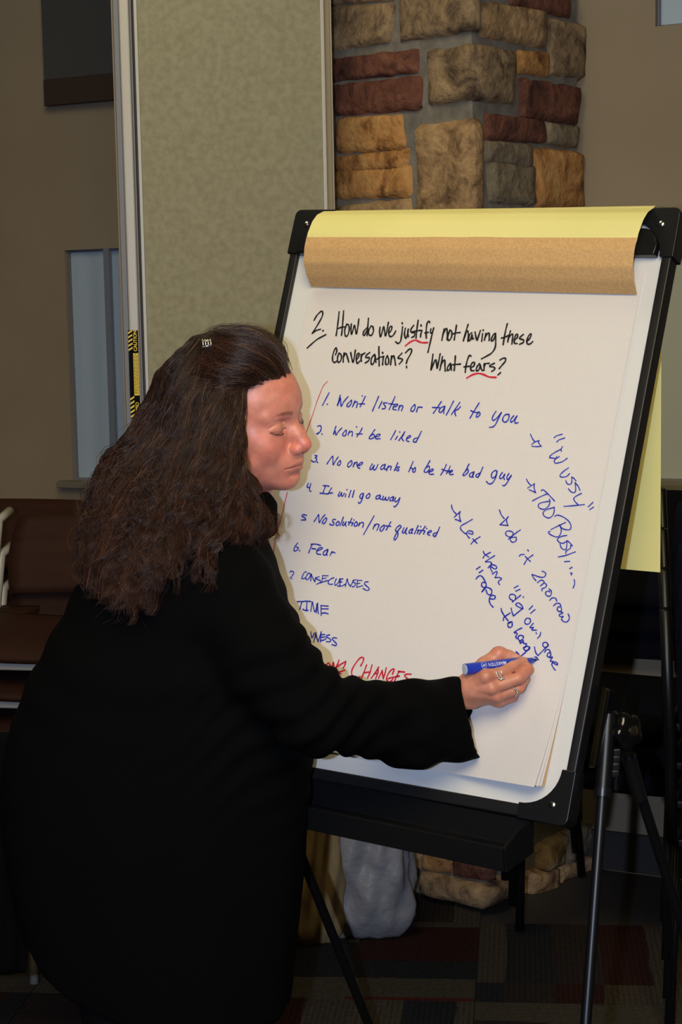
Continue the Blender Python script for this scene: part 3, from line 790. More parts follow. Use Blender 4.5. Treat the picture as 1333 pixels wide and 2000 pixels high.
# ------------------------------------------------------------------ handwriting: flat ribbons of ink on the top sheet
STROKES = '''title k 3.5
@590 600 7.405
182,190 215,130 260,80 290,60 305,75 300,130 260,210 200,310 155,380;155,380 210,340 270,322;308,338 312,345;82,592 150,530 230,465 350,400
543,72 530,200 515,310 500,412;608,58 600,170 590,300 578,408;520,315 570,295 618,287
655,250 625,330 632,415 665,410 690,330 680,260 650,250
720,245 715,330 722,395 745,330 765,265 780,330 795,390 815,280 828,175
968,165 960,260 948,412;948,300 905,345 890,395 910,408 945,340
1005,275 970,340 975,400 1010,408 1040,350 1030,285 1005,275
@730 610 7.405
98,220 92,290 103,358 125,300 150,210 165,280 178,345 205,230 220,148
228,300 262,260 268,210 240,215 222,280 235,345 270,350 300,320 325,275
425,215 412,330 395,420 360,452 325,430;418,155 422,168
465,235 452,310 468,380 495,330 510,235 500,300 510,352
585,192 545,250 550,290 600,300 595,345 560,365
650,120 632,250 620,375;560,285 620,275 665,265 705,270 690,310 685,358;690,185 695,200
818,150 800,130 775,180 765,290 768,375;750,300 795,292
835,245 828,290 850,300 875,230;875,230 845,350 815,480 792,580
1025,245 1010,320 993,405;1012,320 1045,250 1065,240 1072,310 1068,395
1110,260 1085,330 1080,395 1105,405 1135,350 1135,280 1110,260
1205,190 1190,290 1172,400;1155,315 1200,300 1255,295
@890 620 7.405
188,105 155,210 120,340;140,280 165,210 185,205 192,270 185,345
240,225 205,260 195,340 225,320 245,250 250,310 265,310
290,215 300,280 320,335 340,270 365,195
398,240 385,345;405,185 407,192
445,235 425,330;435,290 465,240 490,230 495,280 492,335
585,235 555,250 525,310 530,345 560,320 582,250;582,240 588,340 578,440 530,515 460,560 385,600
755,95 725,220 695,395;672,300 720,290 780,260
800,200 775,290 762,355;775,300 815,250 835,255 830,320 822,385
860,330 900,290 905,250 880,255 860,310 860,375 895,380
985,250 940,290 935,310 990,330 985,365 935,390
1040,350 1085,300 1100,245 1070,260 1040,330 1045,385 1085,385 1120,355
title_second k 3.5
@640 660 7.405
122,245 140,190 130,145 105,180 80,260 80,330 105,358 135,340
170,225 150,290 155,350 185,345 208,290 195,235 170,225
245,220 235,290 232,350;240,270 270,225 290,270 312,350
340,215 355,290 375,355 395,270 408,180
430,310 458,270 460,225 435,240 420,310 435,370 470,340
492,240 490,300 495,340;495,280 515,240 545,222
615,215 570,250 560,285 610,290 600,330 550,365
685,240 645,290 635,370 665,380 695,290 690,250;690,260 700,320 705,355
748,130 750,270 752,405;722,310 760,285 820,270
815,270 805,340 802,390;800,212 806,225
870,260 845,320 850,385 885,375 890,310 870,260
930,265 925,330 918,390;925,320 955,260 975,300 990,395
1080,225 1025,290 1080,305 1085,330 1045,378
1135,215 1190,165 1220,170 1215,220 1165,310 1145,370;1148,415 1150,432
@820 650 7.405
198,315 185,420 168,545 190,490 235,390 250,450 258,520 280,420 302,308
335,350 318,450 298,540;310,470 345,410 368,400 372,480 375,555
450,445 415,490 405,545 440,530 460,460 465,540
522,340 515,450 505,548;487,465 530,460 595,455
748,340 725,330 695,400 675,490 665,572;648,495 700,490 725,485
745,510 790,480 800,435 765,440 742,500 755,550 790,550
870,450 835,495 825,550 860,540 885,470;880,470 895,520 912,548
940,450 938,500 935,545;940,490 960,450 1010,445
1085,445 1030,470 1025,490 1080,500 1090,530 1050,560
1170,395 1215,370 1250,378 1240,420 1190,480 1158,520;1175,580 1140,610
underline r 3.6
@730 610 7.405
468,485 540,430 610,405 670,430 720,442 785,440
@820 650 7.405
690,655 770,610 860,590 940,610 1010,640 1110,648
margin_line r 1.7
@620 740 7.405
150,40 95,100 70,150 0,330
@0 0 1
620,785 610,815 598,848 589,880 575,920;562,962 553,1000 545,1030 537,1065 533,1102
line_one b 2.7
@620 740 7.405
175,205 130,290 80,385;148,368 153,371
338,240 315,320 295,390 320,340 340,280 345,340 352,400 390,330 450,260
500,310 445,360 435,400 465,400 500,350 500,310
548,320 530,370 515,405;530,370 560,335 585,345 580,385 572,415;655,245 658,250
700,255 665,330 625,405;610,365 650,362 690,365
893,255 845,370 803,465
930,350 895,425;938,332 942,336
1015,350 970,350 965,365 990,400 985,430 945,435
1130,260 1090,350 1045,445;1040,360 1080,365 1115,370
1110,410 1155,395 1170,370 1130,375 1100,420 1110,445 1145,450
1195,390 1180,455;1190,420 1220,385 1245,400 1235,430 1225,460
@780 750 8.887
275,360 225,410 210,465 240,480 275,440 285,380 275,360
335,405 320,450 308,485;320,440 345,405 405,408
738,310 670,410 600,510;585,410 650,412 710,415
800,390 740,410 700,460 710,495 750,480 800,400 780,470 780,510
950,300 890,420 825,540
1060,325 990,425 915,530;1070,400 1030,440 985,465 975,510 990,555
@900 760 8.887
328,245 250,370 170,505;185,375 230,400 310,410
320,400 285,450 280,485 315,480 345,435 330,400
620,390 575,460 555,520 580,545 640,500 715,410;715,410 655,530 610,620 560,660 510,665
845,440 780,450 740,510 745,560 790,575 835,530 850,470 840,440
930,465 880,530 880,575 920,555 985,470;985,470 950,550 960,595 1005,583
line_two b 2.6
@600 815 5.554
118,100 145,93 158,110 150,150 120,182 108,178 130,170;165,182 168,184
318,100 300,150 290,188 310,150 318,195 345,155 380,118
425,140 395,175 393,200 418,200 432,160 425,140
465,150 448,195;455,175 485,155 498,170 492,205;540,104 543,108
603,118 578,165 545,210;540,183 570,182 602,182
740,135 700,190 678,228 700,235 735,215 725,185 700,200
745,215 785,205 795,185 765,190 745,215 755,235 797,233
965,148 940,195 912,243
985,208 963,242;1008,160 1012,163
1065,160 1030,210 1000,255;1052,190 1035,215 1035,235 1052,258
1085,235 1125,215 1120,200 1090,220 1085,255 1110,265
1245,155 1220,205 1188,270;1205,225 1170,235 1155,262 1175,272 1195,255
line_three b 2.6
@590 870 8.887
230,175 265,180 265,200 235,215 262,235 250,275 215,290 172,265;268,288 282,300
440,325 490,250 540,190 545,260 550,340 590,270 635,205
670,262 630,310 625,340 655,345 682,305 670,262
862,265 810,315 800,365 830,372 870,330 875,280 862,265
920,300 895,375;905,340 945,295 965,300 960,350
965,350 1020,345 1060,310 1040,295 995,330 970,375 1010,400
@710 880 8.887
160,235 125,300 125,335 155,320 200,250 180,310 190,340 225,320 260,245
385,240 330,265 308,310 330,330 370,290 390,245 370,305 385,330 405,320
440,270 410,350;425,305 465,275 490,280 485,310 480,335
605,215 570,290 545,350
635,290 600,285 590,305 620,325 610,355 565,330
870,195 830,290 795,370;825,305 860,315
905,295 865,340 870,375 900,370 912,330 905,295
1165,180 1120,250 1065,350 1075,380 1120,370 1155,310 1140,270 1105,300
1150,375 1215,350 1215,325 1175,335 1145,380 1165,415 1225,412
@850 880 7.405
170,205 135,280 88,355;105,272 150,290 215,300
225,230 200,290 170,335;185,320 215,295 215,330
215,330 255,300 245,285 215,320 225,350 268,345
498,198 450,290 410,355 440,358 485,310 480,270 445,300
570,310 520,330 505,370 530,385 560,350 570,315 550,360 558,388
697,245 665,320 628,390;650,330 605,350 600,380 625,385 650,355
905,305 880,290 835,320 820,370 840,400 880,370 905,305;905,305 880,400 840,465 790,485 750,450
980,320 945,370 945,405 975,400 1015,345;1015,345 1000,390 1010,420
1075,335 1045,390 1060,420 1110,360;1110,360 1060,450 1010,510 985,505
line_four b 2.6
@590 930 6.348
82,90 68,135 100,145;115,95 100,150 100,185;112,187 116,190
298,122 280,170 262,215;268,120 300,118 340,127;228,212 260,215 330,222
372,148 350,185 335,218;335,212 385,210
475,195 455,240 470,250 500,205 495,245 515,245 530,215
550,225 542,258;562,168 566,171;612,180 585,262;652,180 630,262
765,215 735,225 722,265 745,275 770,220 750,290 722,340 705,325
838,215 805,245 805,272 830,272 850,240 838,215
975,235 930,250 922,280 950,280 980,245 970,280 990,290
1015,250 1005,290 1025,295 1045,260 1045,295 1070,295 1085,260
1135,255 1100,280 1100,305 1125,300 1145,260 1135,310
1165,270 1155,310 1180,315 1220,270;1220,270 1200,330 1160,380 1145,375
line_five b 2.6
@580 980 8.887
175,238 120,225 95,250 150,285 150,315 85,318;155,315 163,318
308,345 350,280 385,225 390,290 398,365 440,290 495,228
510,280 465,330 450,370 480,380 515,340 525,295 510,280
680,310 640,310 625,340 650,370 640,405 585,400 580,385
725,340 690,375 690,410 720,410 745,370 725,340
815,268 785,350 755,415
820,350 795,400 815,415 850,370;862,350 850,400 862,425
962,290 935,350 905,405;900,355 930,360 965,365
985,365 958,415;998,318 1002,322
1040,345 1005,390 1010,425 1045,420 1060,380 1040,345
1095,370 1080,420;1090,400 1130,360 1165,375 1160,410 1150,445
@710 990 8.331
180,150 95,300 12,450
190,290 165,360;175,335 215,285 260,290 250,330 228,382
335,300 285,345 280,385 305,395 340,350 350,305 335,300
452,248 415,310 378,378;370,310 410,315 452,318
620,320 600,302 545,345 530,390 560,395 620,330;600,350 540,440 505,520 520,538 560,490 570,430 550,400
668,345 640,410 665,425 718,345;718,345 690,420 712,440
810,355 760,385 748,425 785,420 815,365 790,410 800,432
898,305 870,370 838,438
908,380 882,435;938,320 942,325
1015,318 965,385 915,445;890,385 960,385 1005,390
1008,400 985,442;1035,352 1040,356
1055,430 1110,410 1105,388 1070,400 1050,445 1085,465
1248,335 1215,410 1178,488;1200,420 1155,435 1140,465 1165,480 1195,450
line_six b 2.6
@560 1040 7.405
165,155 125,210 112,250 125,270 160,255 175,220 150,215;192,263 198,267
375,170 350,230 325,295;360,172 430,170 495,188;370,232 425,242
445,270 515,240 520,222 480,225 440,270 450,310 498,320
600,245 550,275 535,320 570,325 600,280 600,250 585,300 590,330
660,280 635,330;650,300 680,285 705,298
line_seven b 2.3
@550 1090 7.405
127,205 145,190 182,205 170,245 130,292;153,298 156,300
365,200 335,210 300,290 320,300 355,285
385,230 360,280 365,310 395,305 425,250 410,220 385,225
435,230 430,330;440,240 455,280 490,345;490,345 500,280
550,270 510,290 500,300 565,325;565,325 570,350 515,380
600,260 590,350;600,255 680,258;600,300 650,290;575,360 640,335 685,325
765,285 715,305 680,350 700,380 745,378
800,300 775,360 790,395 830,350 850,300
855,300 850,400;855,310 895,300;845,350 880,345;820,405 880,405 925,380
955,305 930,410;960,305 975,370 1005,410;1005,410 1050,320
1085,315 1045,325 1040,345 1075,370 1060,410 1030,415
1105,320 1095,425;1105,325 1168,325;1095,370 1140,365;1095,425 1180,400
1260,345 1215,350 1210,380 1265,430 1275,455 1240,470 1185,440
line_time b 2.6
@550 1090 7.405
235,632 285,630 330,630;300,630 285,690 268,742
345,625 390,625 430,632;375,630 370,700 365,760;315,742 360,762 390,755
450,635 430,770;455,640 490,780 530,655;530,655 530,740 540,805;515,670 510,790
578,690 580,830;575,688 680,697;580,735 680,737;580,800 640,795 680,808
line_ness b 2.5
@570 1160 8.887
338,660 350,740 365,760 400,680
425,670 410,760 385,835;425,675 440,750 465,830;465,830 520,660
518,660 505,835;520,710 580,705;520,755 580,750;510,810 570,800 605,775
665,715 620,720 610,745 680,790 670,830 610,830
785,770 740,760 710,785 750,830 785,870 770,898 705,880
line_changes r 3.0
@630 1250 7.016
60,340 90,315 130,370 155,305 160,360;232,278 215,330 185,385;185,385 240,345 325,295;325,295 315,340 290,385;312,415 235,438;235,438 260,470
530,355 560,300 570,255 545,238 500,270 430,370 405,440 420,500 470,522 520,505
610,345 580,430 540,525;685,345 660,440 625,520;580,450 640,440
775,375 730,450 675,525;770,380 765,450 735,530;715,465 760,460
825,420 775,525;825,420 830,480 840,530;840,530 865,450 880,385
965,470 990,400 940,420 890,500 890,550 925,575 960,550 975,520;910,530 960,515 1055,495
1060,430 1020,500 985,590;1045,433 1130,440;1020,505 1060,495;990,590 1075,575
1220,470 1160,470 1130,490 1180,540 1195,580 1170,610
slant_one b 2.2
@1020 830 8.331
143,155 180,230 215,275;165,320 215,280 285,255;285,255 275,290 320,348;320,348 240,355 170,348
530,210 570,180 660,153;572,280 610,245 700,215
662,355 640,395 540,450 470,500 455,535;455,535 560,545 570,520;612,518 550,560 530,600 560,625 660,600 740,545;640,395 648,430
762,700 680,760 625,820 650,850 730,840 780,795
720,910 740,955 780,970 815,940 815,850;815,850 850,870 885,912
762,1040 800,1085 855,1105 880,1060 870,940;870,940 920,1000 950,1065
975,1115 880,1165 850,1200 870,1250 920,1300;690,1328 850,1315 1020,1297
1160,1262 1085,1335;1170,1340 1110,1380
slant_two b 2.2
@1010 910 8.0
155,210 190,270 225,305;175,348 280,280;280,280 275,340 300,420;300,420 250,395 200,378
388,390 415,375 460,410 530,480 595,550;490,435 380,480 250,548
515,525 525,560 500,630 430,680 360,660 340,620 380,580 510,555
590,645 590,700 570,770 510,815 440,790 415,740 460,690 590,650
600,790 640,770 730,800 810,860 850,930 840,990 790,1000 720,980 670,925;768,885 650,940 540,995;670,925 700,990 690,1060 650,1110 580,1100 510,1060 500,1035 525,1025
785,1088 700,1105 640,1150 670,1195 730,1210 780,1180
680,1215 700,1280 745,1310 780,1290 790,1170;790,1170 830,1200 875,1250
850,1240 840,1290 780,1330 770,1370;655,1425 770,1400 920,1345
752,1497 830,1493;832,1608 868,1585;845,1675 870,1680 855,1705;903,1780 910,1840 885,1910
slant_three b 2.3
@870 970 9.521
1015,250 1050,340 1105,410;1180,375 1130,430 1025,525;1180,375 1150,430 1155,490 1175,540;1175,540 1025,525
@960 980 7.841
450,435 370,490 270,575;290,545 230,510 235,460 290,450 340,475 330,520 290,545
385,545 310,550 300,590 330,622 380,605 390,570 385,545
435,835 460,812 510,808;563,738 575,755
645,815 560,880 508,960;528,840 565,880 605,915
785,1065 835,1090 830,1140 770,1160 630,1115;630,1115 650,1160 690,1210
715,1240 760,1205 800,1210 815,1240 760,1290;815,1240 850,1270 840,1310 785,1335 785,1365
890,1335 925,1370 920,1430 880,1450 840,1420 845,1380 890,1370 900,1385
900,1510 940,1475 990,1480 1010,1525
960,1595 1000,1560 1050,1560 1075,1610 1080,1670 1045,1685 1015,1650 1030,1610 1055,1615
1050,1680 1105,1705 1050,1730 1060,1760 1110,1760 1080,1790 1100,1825 1150,1845 1195,1810 1200,1760 1182,1720
slant_four b 2.4
@870 970 9.521
125,160 135,220 170,280 215,330;175,385 285,280;285,280 270,340 280,410 298,465;298,465 240,440 195,425
510,425 400,490 310,540 290,590 330,650 390,695
440,680 500,700 525,690 510,650 440,640 405,680 420,730 460,775
655,748 545,820 485,885;520,785 560,830 600,870
848,1040 750,1090 712,1140;715,1020 740,1070 815,1125
925,1100 800,1180 755,1215 840,1215 875,1250;870,1255 805,1325
870,1310 920,1345 965,1330 950,1290 890,1270 855,1290 850,1340 880,1400
@920 1090 6.665
285,208 340,175 345,200 320,255;320,255 380,255 405,275 370,300 365,325 380,345
570,390 620,362;590,432 645,408
655,485 600,530 545,575;560,560 510,525 515,480 560,475 590,500 580,545
688,505 690,512
680,660 630,640 590,605 625,585 670,620 685,655;685,655 560,755;560,755 540,700 530,655
808,625 765,670;840,672 785,720
775,790 735,785 708,820 715,855 755,860 782,825 775,790
818,852 775,905 820,905;820,905 800,935 860,940;855,975 860,985;915,970 905,1010 875,1045
1015,1135 990,1100 950,1105 945,1145 975,1165 1010,1140;1015,1140 960,1190 880,1270;880,1270 850,1230 835,1160
965,1225 990,1195 1025,1195 1045,1235
1045,1235 1010,1240 1000,1275 1030,1290 1050,1250 1035,1300
1035,1300 1070,1290 1040,1340 1070,1345
1070,1360 1130,1395 1130,1370 1090,1350 1060,1380 1080,1430 1150,1515 1165,1495
slant_five b 2.7
@870 970 9.521
655,1305 590,1350;705,1370 640,1415
@920 1090 6.665
75,270 110,235 150,240 190,300
200,320 155,320 145,360 175,385 205,365 200,325
150,440 190,400;150,440 200,385 260,400 280,440 260,480 220,465 205,420
255,530 310,535 322,500 290,485 255,505 245,550 260,600 295,640
400,660 410,700 450,765 490,815;515,718 440,770 428,812
540,830 490,845 490,890 520,905 545,875 535,830 505,850
668,912 610,940 570,970;570,970 610,985 590,1025 605,1050
690,1020 650,1005 620,1035 640,1075 680,1060 690,1030;640,1075 650,1110
650,1110 690,1080;690,1080 690,1110 730,1120 720,1150 690,1170
770,1160 730,1150 695,1180 720,1205 765,1190 772,1165;772,1165 720,1225 660,1275
595,1220 630,1255;840,1290 860,1295 885,1325'''
HW_LABEL = {'title': 'black heading in marker, How do we justify not having these', 'title_second': 'black second heading row, conversations? What fears?', 'underline': 'red wavy underlines', 'margin_line': 'thin red line down the left margin',
            'line_one': 'blue row 1, Wont listen or talk to you', 'line_two': 'blue row 2, Wont be liked', 'line_three': 'blue row 3, No one wants to be the bad guy', 'line_four': 'blue row 4, It will go away', 'line_five': 'blue row 5, No solution/not qualified', 'line_six': 'blue row 6, Fear', 'line_seven': 'blue row 7 in capitals', 'line_time': 'blue row TIME', 'line_ness': 'blue row ending in NESS', 'line_changes': 'red row ending in CHANGES',
            'slant_one': 'slanting blue note in quotation marks with arrow', 'slant_two': 'slanting blue note TOO BUSY', 'slant_three': 'slanting blue note do it 2morrow', 'slant_four': 'slanting blue note Let them dig own grave', 'slant_five': 'slanting blue note rope to hang'}
PXM = 1 / 1175.0
def ribbon(pts, hw, d, V, Fc):
    n = len(pts)
    if n < 2: return
    P = np.array(pts)
    # drop duplicates
    keep = [0]
    for i in range(1, n):
        if np.linalg.norm(P[i] - P[keep[-1]]) > 2e-4: keep.append(i)
    P = P[keep]; n = len(P)
    if n < 2: P = np.array([P[0], P[0] + [.0004, .0004]]); n = 2
    base = len(V)
    for i in range(n):
        t = P[min(i + 1, n - 1)] - P[max(i - 1, 0)]; t = t / (np.linalg.norm(t) + 1e-9)
        nn = np.array([-t[1], t[0]])
        w = hw * (.92 + .12 * math.sin(i * .7 + P[0][0] * 90))
        V.append((*(P[i] + nn * w), d)); V.append((*(P[i] - nn * w), d))
    for i in range(n - 1):
        a = base + 2 * i; Fc.append((a, a + 1, a + 3, a + 2))
    for idx, sg in ((0, -1), (n - 1, 1)):            # round caps
        t = P[min(idx + 1, n - 1)] - P[max(idx - 1, 0)]; t = t / (np.linalg.norm(t) + 1e-9); nn = np.array([-t[1], t[0]])
        b0 = len(V); V.append((*P[idx], d))
        for k in range(7):
            th = math.pi * k / 6
            q = P[idx] + nn * hw * math.cos(th) + t * sg * hw * math.sin(th); V.append((*q, d))
        for k in range(6): Fc.append((b0, b0 + 1 + k, b0 + 2 + k) if sg > 0 else (b0, b0 + 2 + k, b0 + 1 + k))
cur = None; ox = oy = 0; sc = 1; acc = {}
for ln in STROKES.strip().splitlines():
    if ln[0] == '@':
        ox, oy, sc = [float(v) for v in ln[1:].split()]
    elif ln[0].isalpha():
        nm, ink, w = ln.split(); cur = nm; acc[nm] = (ink, float(w), [])
    else:
        ink, w, ST = acc[cur]
        for st in ln.split(';'):
            pts = [tuple(map(float, q.split(','))) for q in st.split()]
            if len(pts) < 2: continue
            pts = [bp(ox + x / sc, oy + y / sc) for x, y in pts]
            pts = [np.array(p) for p in pts]
            ST.append(catmull(pts, 5) if len(pts) > 2 else pts)
for nm, (ink, w, ST) in acc.items():
    groups = []                                   # strokes that touch or nearly touch make one word
    for st in ST:
        A = np.array(st); lo_, hi = A.min(0) - .0042, A.max(0) + .0042
        hit = [g_ for g_ in groups if (g_[0] < hi).all() and (g_[1] > lo_).all()]
        if nm[:5] in ('under', 'margi'): hit = []
        new = [lo_, hi, [st]]
        for g_ in hit:
            new = [np.minimum(new[0], g_[0]), np.maximum(new[1], g_[1]), g_[2] + new[2]]
        hid = [id(g_) for g_ in hit]; groups = [g_ for g_ in groups if id(g_) not in hid]
        groups.append(new)
    for g_ in groups:
        V, Fc = [], []
        for st in g_[2]: ribbon(st, w * .57 * PXM, .0010, V, Fc)
        mk('handwriting', V, Fc, M_ink[ink], pad, label=HW_LABEL[nm])

# ------------------------------------------------------------------ stacking chairs
def legs_chair(root_loc, yaw, kind, label, group):
    """kind 'brown': laminate seat and back on a silver frame; 'navy': upholstered on black tube. Front is local -y."""
    root = empty('stacking_chair', root_loc, label, 'chair', group)
    root.rotation_euler = (0, 0, yaw)
    w, dp, sh = (.25, .22, .44)
    if kind == 'brown': ms, mf = M_brownp, M_silver
    else: ms, mf = M_navy, M_blackm
    tk = .014 if kind == 'brown' else .045
    # curved seat shell
    def shell(name, fn, nu=14, nv=8, th=tk):
        V, Fc = [], []
        for s in (0, 1):
            for j in range(nv + 1):
                for i in range(nu + 1):
                    P, N = fn(i / nu * 2 - 1, j / nv * 2 - 1); V.append(np.array(P) - np.array(N) * th * s)
        m_ = (nu + 1) * (nv + 1)
        for j in range(nv):
            for i in range(nu):
                a = j * (nu + 1) + i
                Fc.append((a, a + 1, a + nu + 2, a + nu + 1)); Fc.append((m_ + a, m_ + a + nu + 1, m_ + a + nu + 2, m_ + a + 1))
        for i in range(nu):
            Fc.append((i, m_ + i, m_ + i + 1, i + 1)); a = nv * (nu + 1) + i; Fc.append((a, a + 1, m_ + a + 1, m_ + a))
        for j in range(nv):
            a = j * (nu + 1); b2_ = a + nu + 1; Fc.append((a, b2_, m_ + b2_, m_ + a)); a += nu; b2_ = a + nu + 1; Fc.append((a, m_ + a, m_ + b2_, b2_))
        return mk(name, V, Fc, ms, root, True)
    corner = lambda a, b_: 1 - .06 * (a * a * b_ * b_)
    shell('seat', lambda a, b_: ((a * w * corner(a, b_), b_ * dp * corner(a, b_), sh - .012 * (1 - a * a) + (.01 if kind == 'brown' else .02) * (1 - a ** 4) * (1 - b_ ** 4) - .02 * max(0, -b_ - .6)), (0, 0, 1)))
    bl = math.radians(14)
    shell('backrest', lambda a, b_: ((a * (w - .015) * corner(a, b_), dp + .015 + .03 * (1 - a * a) + math.sin(bl) * (b_ + 1) * .15, (sh + .16 + (b_ + 1) * .145) if kind == 'navy' else (sh + .035 + (b_ + 1) * .086)), (0, -1, .2)), th=tk * .8)
    r = .011
    for sx in (-1, 1):
        x = sx * (w + .008)
        MB().tube([(x, dp - .0, sh - .02), (x, dp + .02, sh + .1), (x * .985, dp + .045, sh + .2), (x * .985, dp + .115, sh + (.475 if kind == 'navy' else .214))], r, 10).build('back_upright', mf, root, True)
        MB().tube([(x, -dp * .82, sh - .03), (x, -dp * .95, .0)], r, 10).build('leg', mf, root, True)
        MB().tube([(x, dp * .7, sh - .03), (x, dp * 1.15, .0)], r, 10).build('leg', mf, root, True)
        MB().tube([(x, -dp * .85, sh - .03), (x, dp * .9, sh - .03)], r, 10).build('side_rail', mf, root, True)
    MB().box((-w - .012, -dp * .92, sh - .052), (w + .012, -dp * .80, sh - .032)).build('front_bar', mf, root, bevel=.004)
    MB().box((-w, dp * .8, sh - .05), (w, dp * .88, sh - .034)).build('rear_bar', mf, root, bevel=.003)
    return root
def dup(root, loc, yaw, label):
    r = root.copy(); COL.objects.link(r); r.location = loc; r.rotation_euler = (0, 0, yaw); r['label'] = label
    for c in root.children:
        d = c.copy(); COL.objects.link(d); d.parent = r
    return r
ordn = ['lowest',  'second from the floor', 'third from the floor', 'fourth from the floor', 'fifth from the floor', 'topmost']
# brown stacks at the left
p1 = at(118, 1262, 3.62); y1 = math.radians(-12)
base = np.array([p1[0] + .0, p1[1] + .12, 0])
b0 = None
nst = 6
for k in range(nst):
    top = k == nst - 1
    lb_ = 'brown chair with silver frame in the front left stack, %s' % (ordn[-1] if top else ordn[k])
    loc = (base[0] - .0, base[1] - .012 * k, (p1[2] - .44) - .083 * (nst - 1) + .083 * k)
    if b0 is None:
        zoff = loc[2]
    loc = (loc[0], loc[1], .082 * k)
    if b0 is None: b0 = legs_chair(loc, y1, 'brown', lb_, 'brown stacking chairs at the left')
    else: dup(b0, loc, y1, lb_)
STACK_TOP = .083 * (nst - 1)
p2 = at(-66, 1100, 4.10)
for k in range(6):
    lb_ = 'brown chair in the rear left stack against the wall, %s' % (ordn[-1] if k == 5 else ordn[k])
    dup(b0, (p2[0] - .04, p2[1], .082 * k), y1, lb_)
# navy stacks at the right
n0 = None
f0 = gz(1028, 1805)
cA_ = f0 + Wd * .26 - Wn * .16
cB_ = at(1584, 1500, 3.62)
for si, (P, yaw, cnt, where, step) in enumerate(((cA_, -WA, 3, 'behind the easel', Wn * .045), (cB_, math.radians(160), 4, 'nearer the right edge', np.array([0, .015, 0])))):
    for k in range(cnt):
        lb_ = 'navy upholstered chair in the dark stack %s, %s' % (where, ordn[-1] if k == cnt - 1 else ordn[k])
        loc = (P[0] + step[0] * k, P[1] + step[1] * k, .078 * k)
        if n0 is None: n0 = legs_chair(loc, yaw, 'navy', lb_, 'navy stacked chairs at the right')
        else: dup(n0, loc, yaw, lb_)

# ------------------------------------------------------------------ bags on the floor
def bag(name, label, cat, centre, rx, ry, h, m, seed, top=.55, yaw=0, square=2.4):
    nu, nv = 96, 60; V, Fc = [], []
    rs = random.Random(seed); ph = [rs.uniform(0, 6) for _ in range(12)]
    c, s = math.cos(yaw), math.sin(yaw)
    for j in range(nv + 1):
        t = j / nv; z = h * t
        sc_ = (1 - (1 - t / .16) ** 2 * .22 if t < .16 else 1) * (1 - (1 - top) * max(0, (t - .35) / .65) ** 1.3)
        for i in range(nu):
            th = 2 * math.pi * i / nu
            cc, ss = math.cos(th), math.sin(th)
            se = (abs(cc) ** square + abs(ss) ** square) ** (-1 / square)
            cr1 = abs(math.sin(4 * th + 9 * t + ph[6])) ; cr2 = abs(math.sin(6 * th - 7 * t + ph[7])); k = 1 - .05 * cr1 ** .5 - .04 * cr2 ** .5 + .06 + .07 * math.sin(3 * th + ph[0] + 3 * t) + .05 * math.sin(7 * th + ph[1] + 7 * t) * (.3 + t) + .035 * math.sin(13 * th + ph[2] - 9 * t) + .03 * math.sin(5 * th - 11 * t + ph[3]) + .02 * abs(math.sin(9 * t + 4 * th + ph[4]))
            x, y = rx * se * cc * k * sc_, ry * se * ss * k * sc_
            V.append((x * c - y * s, x * s + y * c, z + (.012 * math.sin(5 * th + ph[5]) * t)))
    for j in range(nv):
        for i in range(nu): Fc.append((j * nu + i, j * nu + (i + 1) % nu, (j + 1) * nu + (i + 1) % nu, (j + 1) * nu + i))
    Fc.append(tuple(range(nu))[::-1]); Fc.append(tuple(nv * nu + i for i in range(nu)))
    o = mk(name, V, Fc, m, None, True); o.location = tuple(centre); tag(o, label, cat); return o
g1 = gz(722, 1838)
bag('plastic_bag', 'crumpled white plastic bag on the carpet under the easel', 'bag', (g1[0] - .012, g1[1] + .10, 0), .128, .11, .36, M_bag, 5, .8)
g2 = gz(640, 1846)
bag('paper_bag', 'tan kraft paper bag standing left of the white plastic bag', 'bag', (g2[0] - .035, g2[1] + .06, 0), .062, .075, .36, M_kraft, 9, .82, .3, 5)

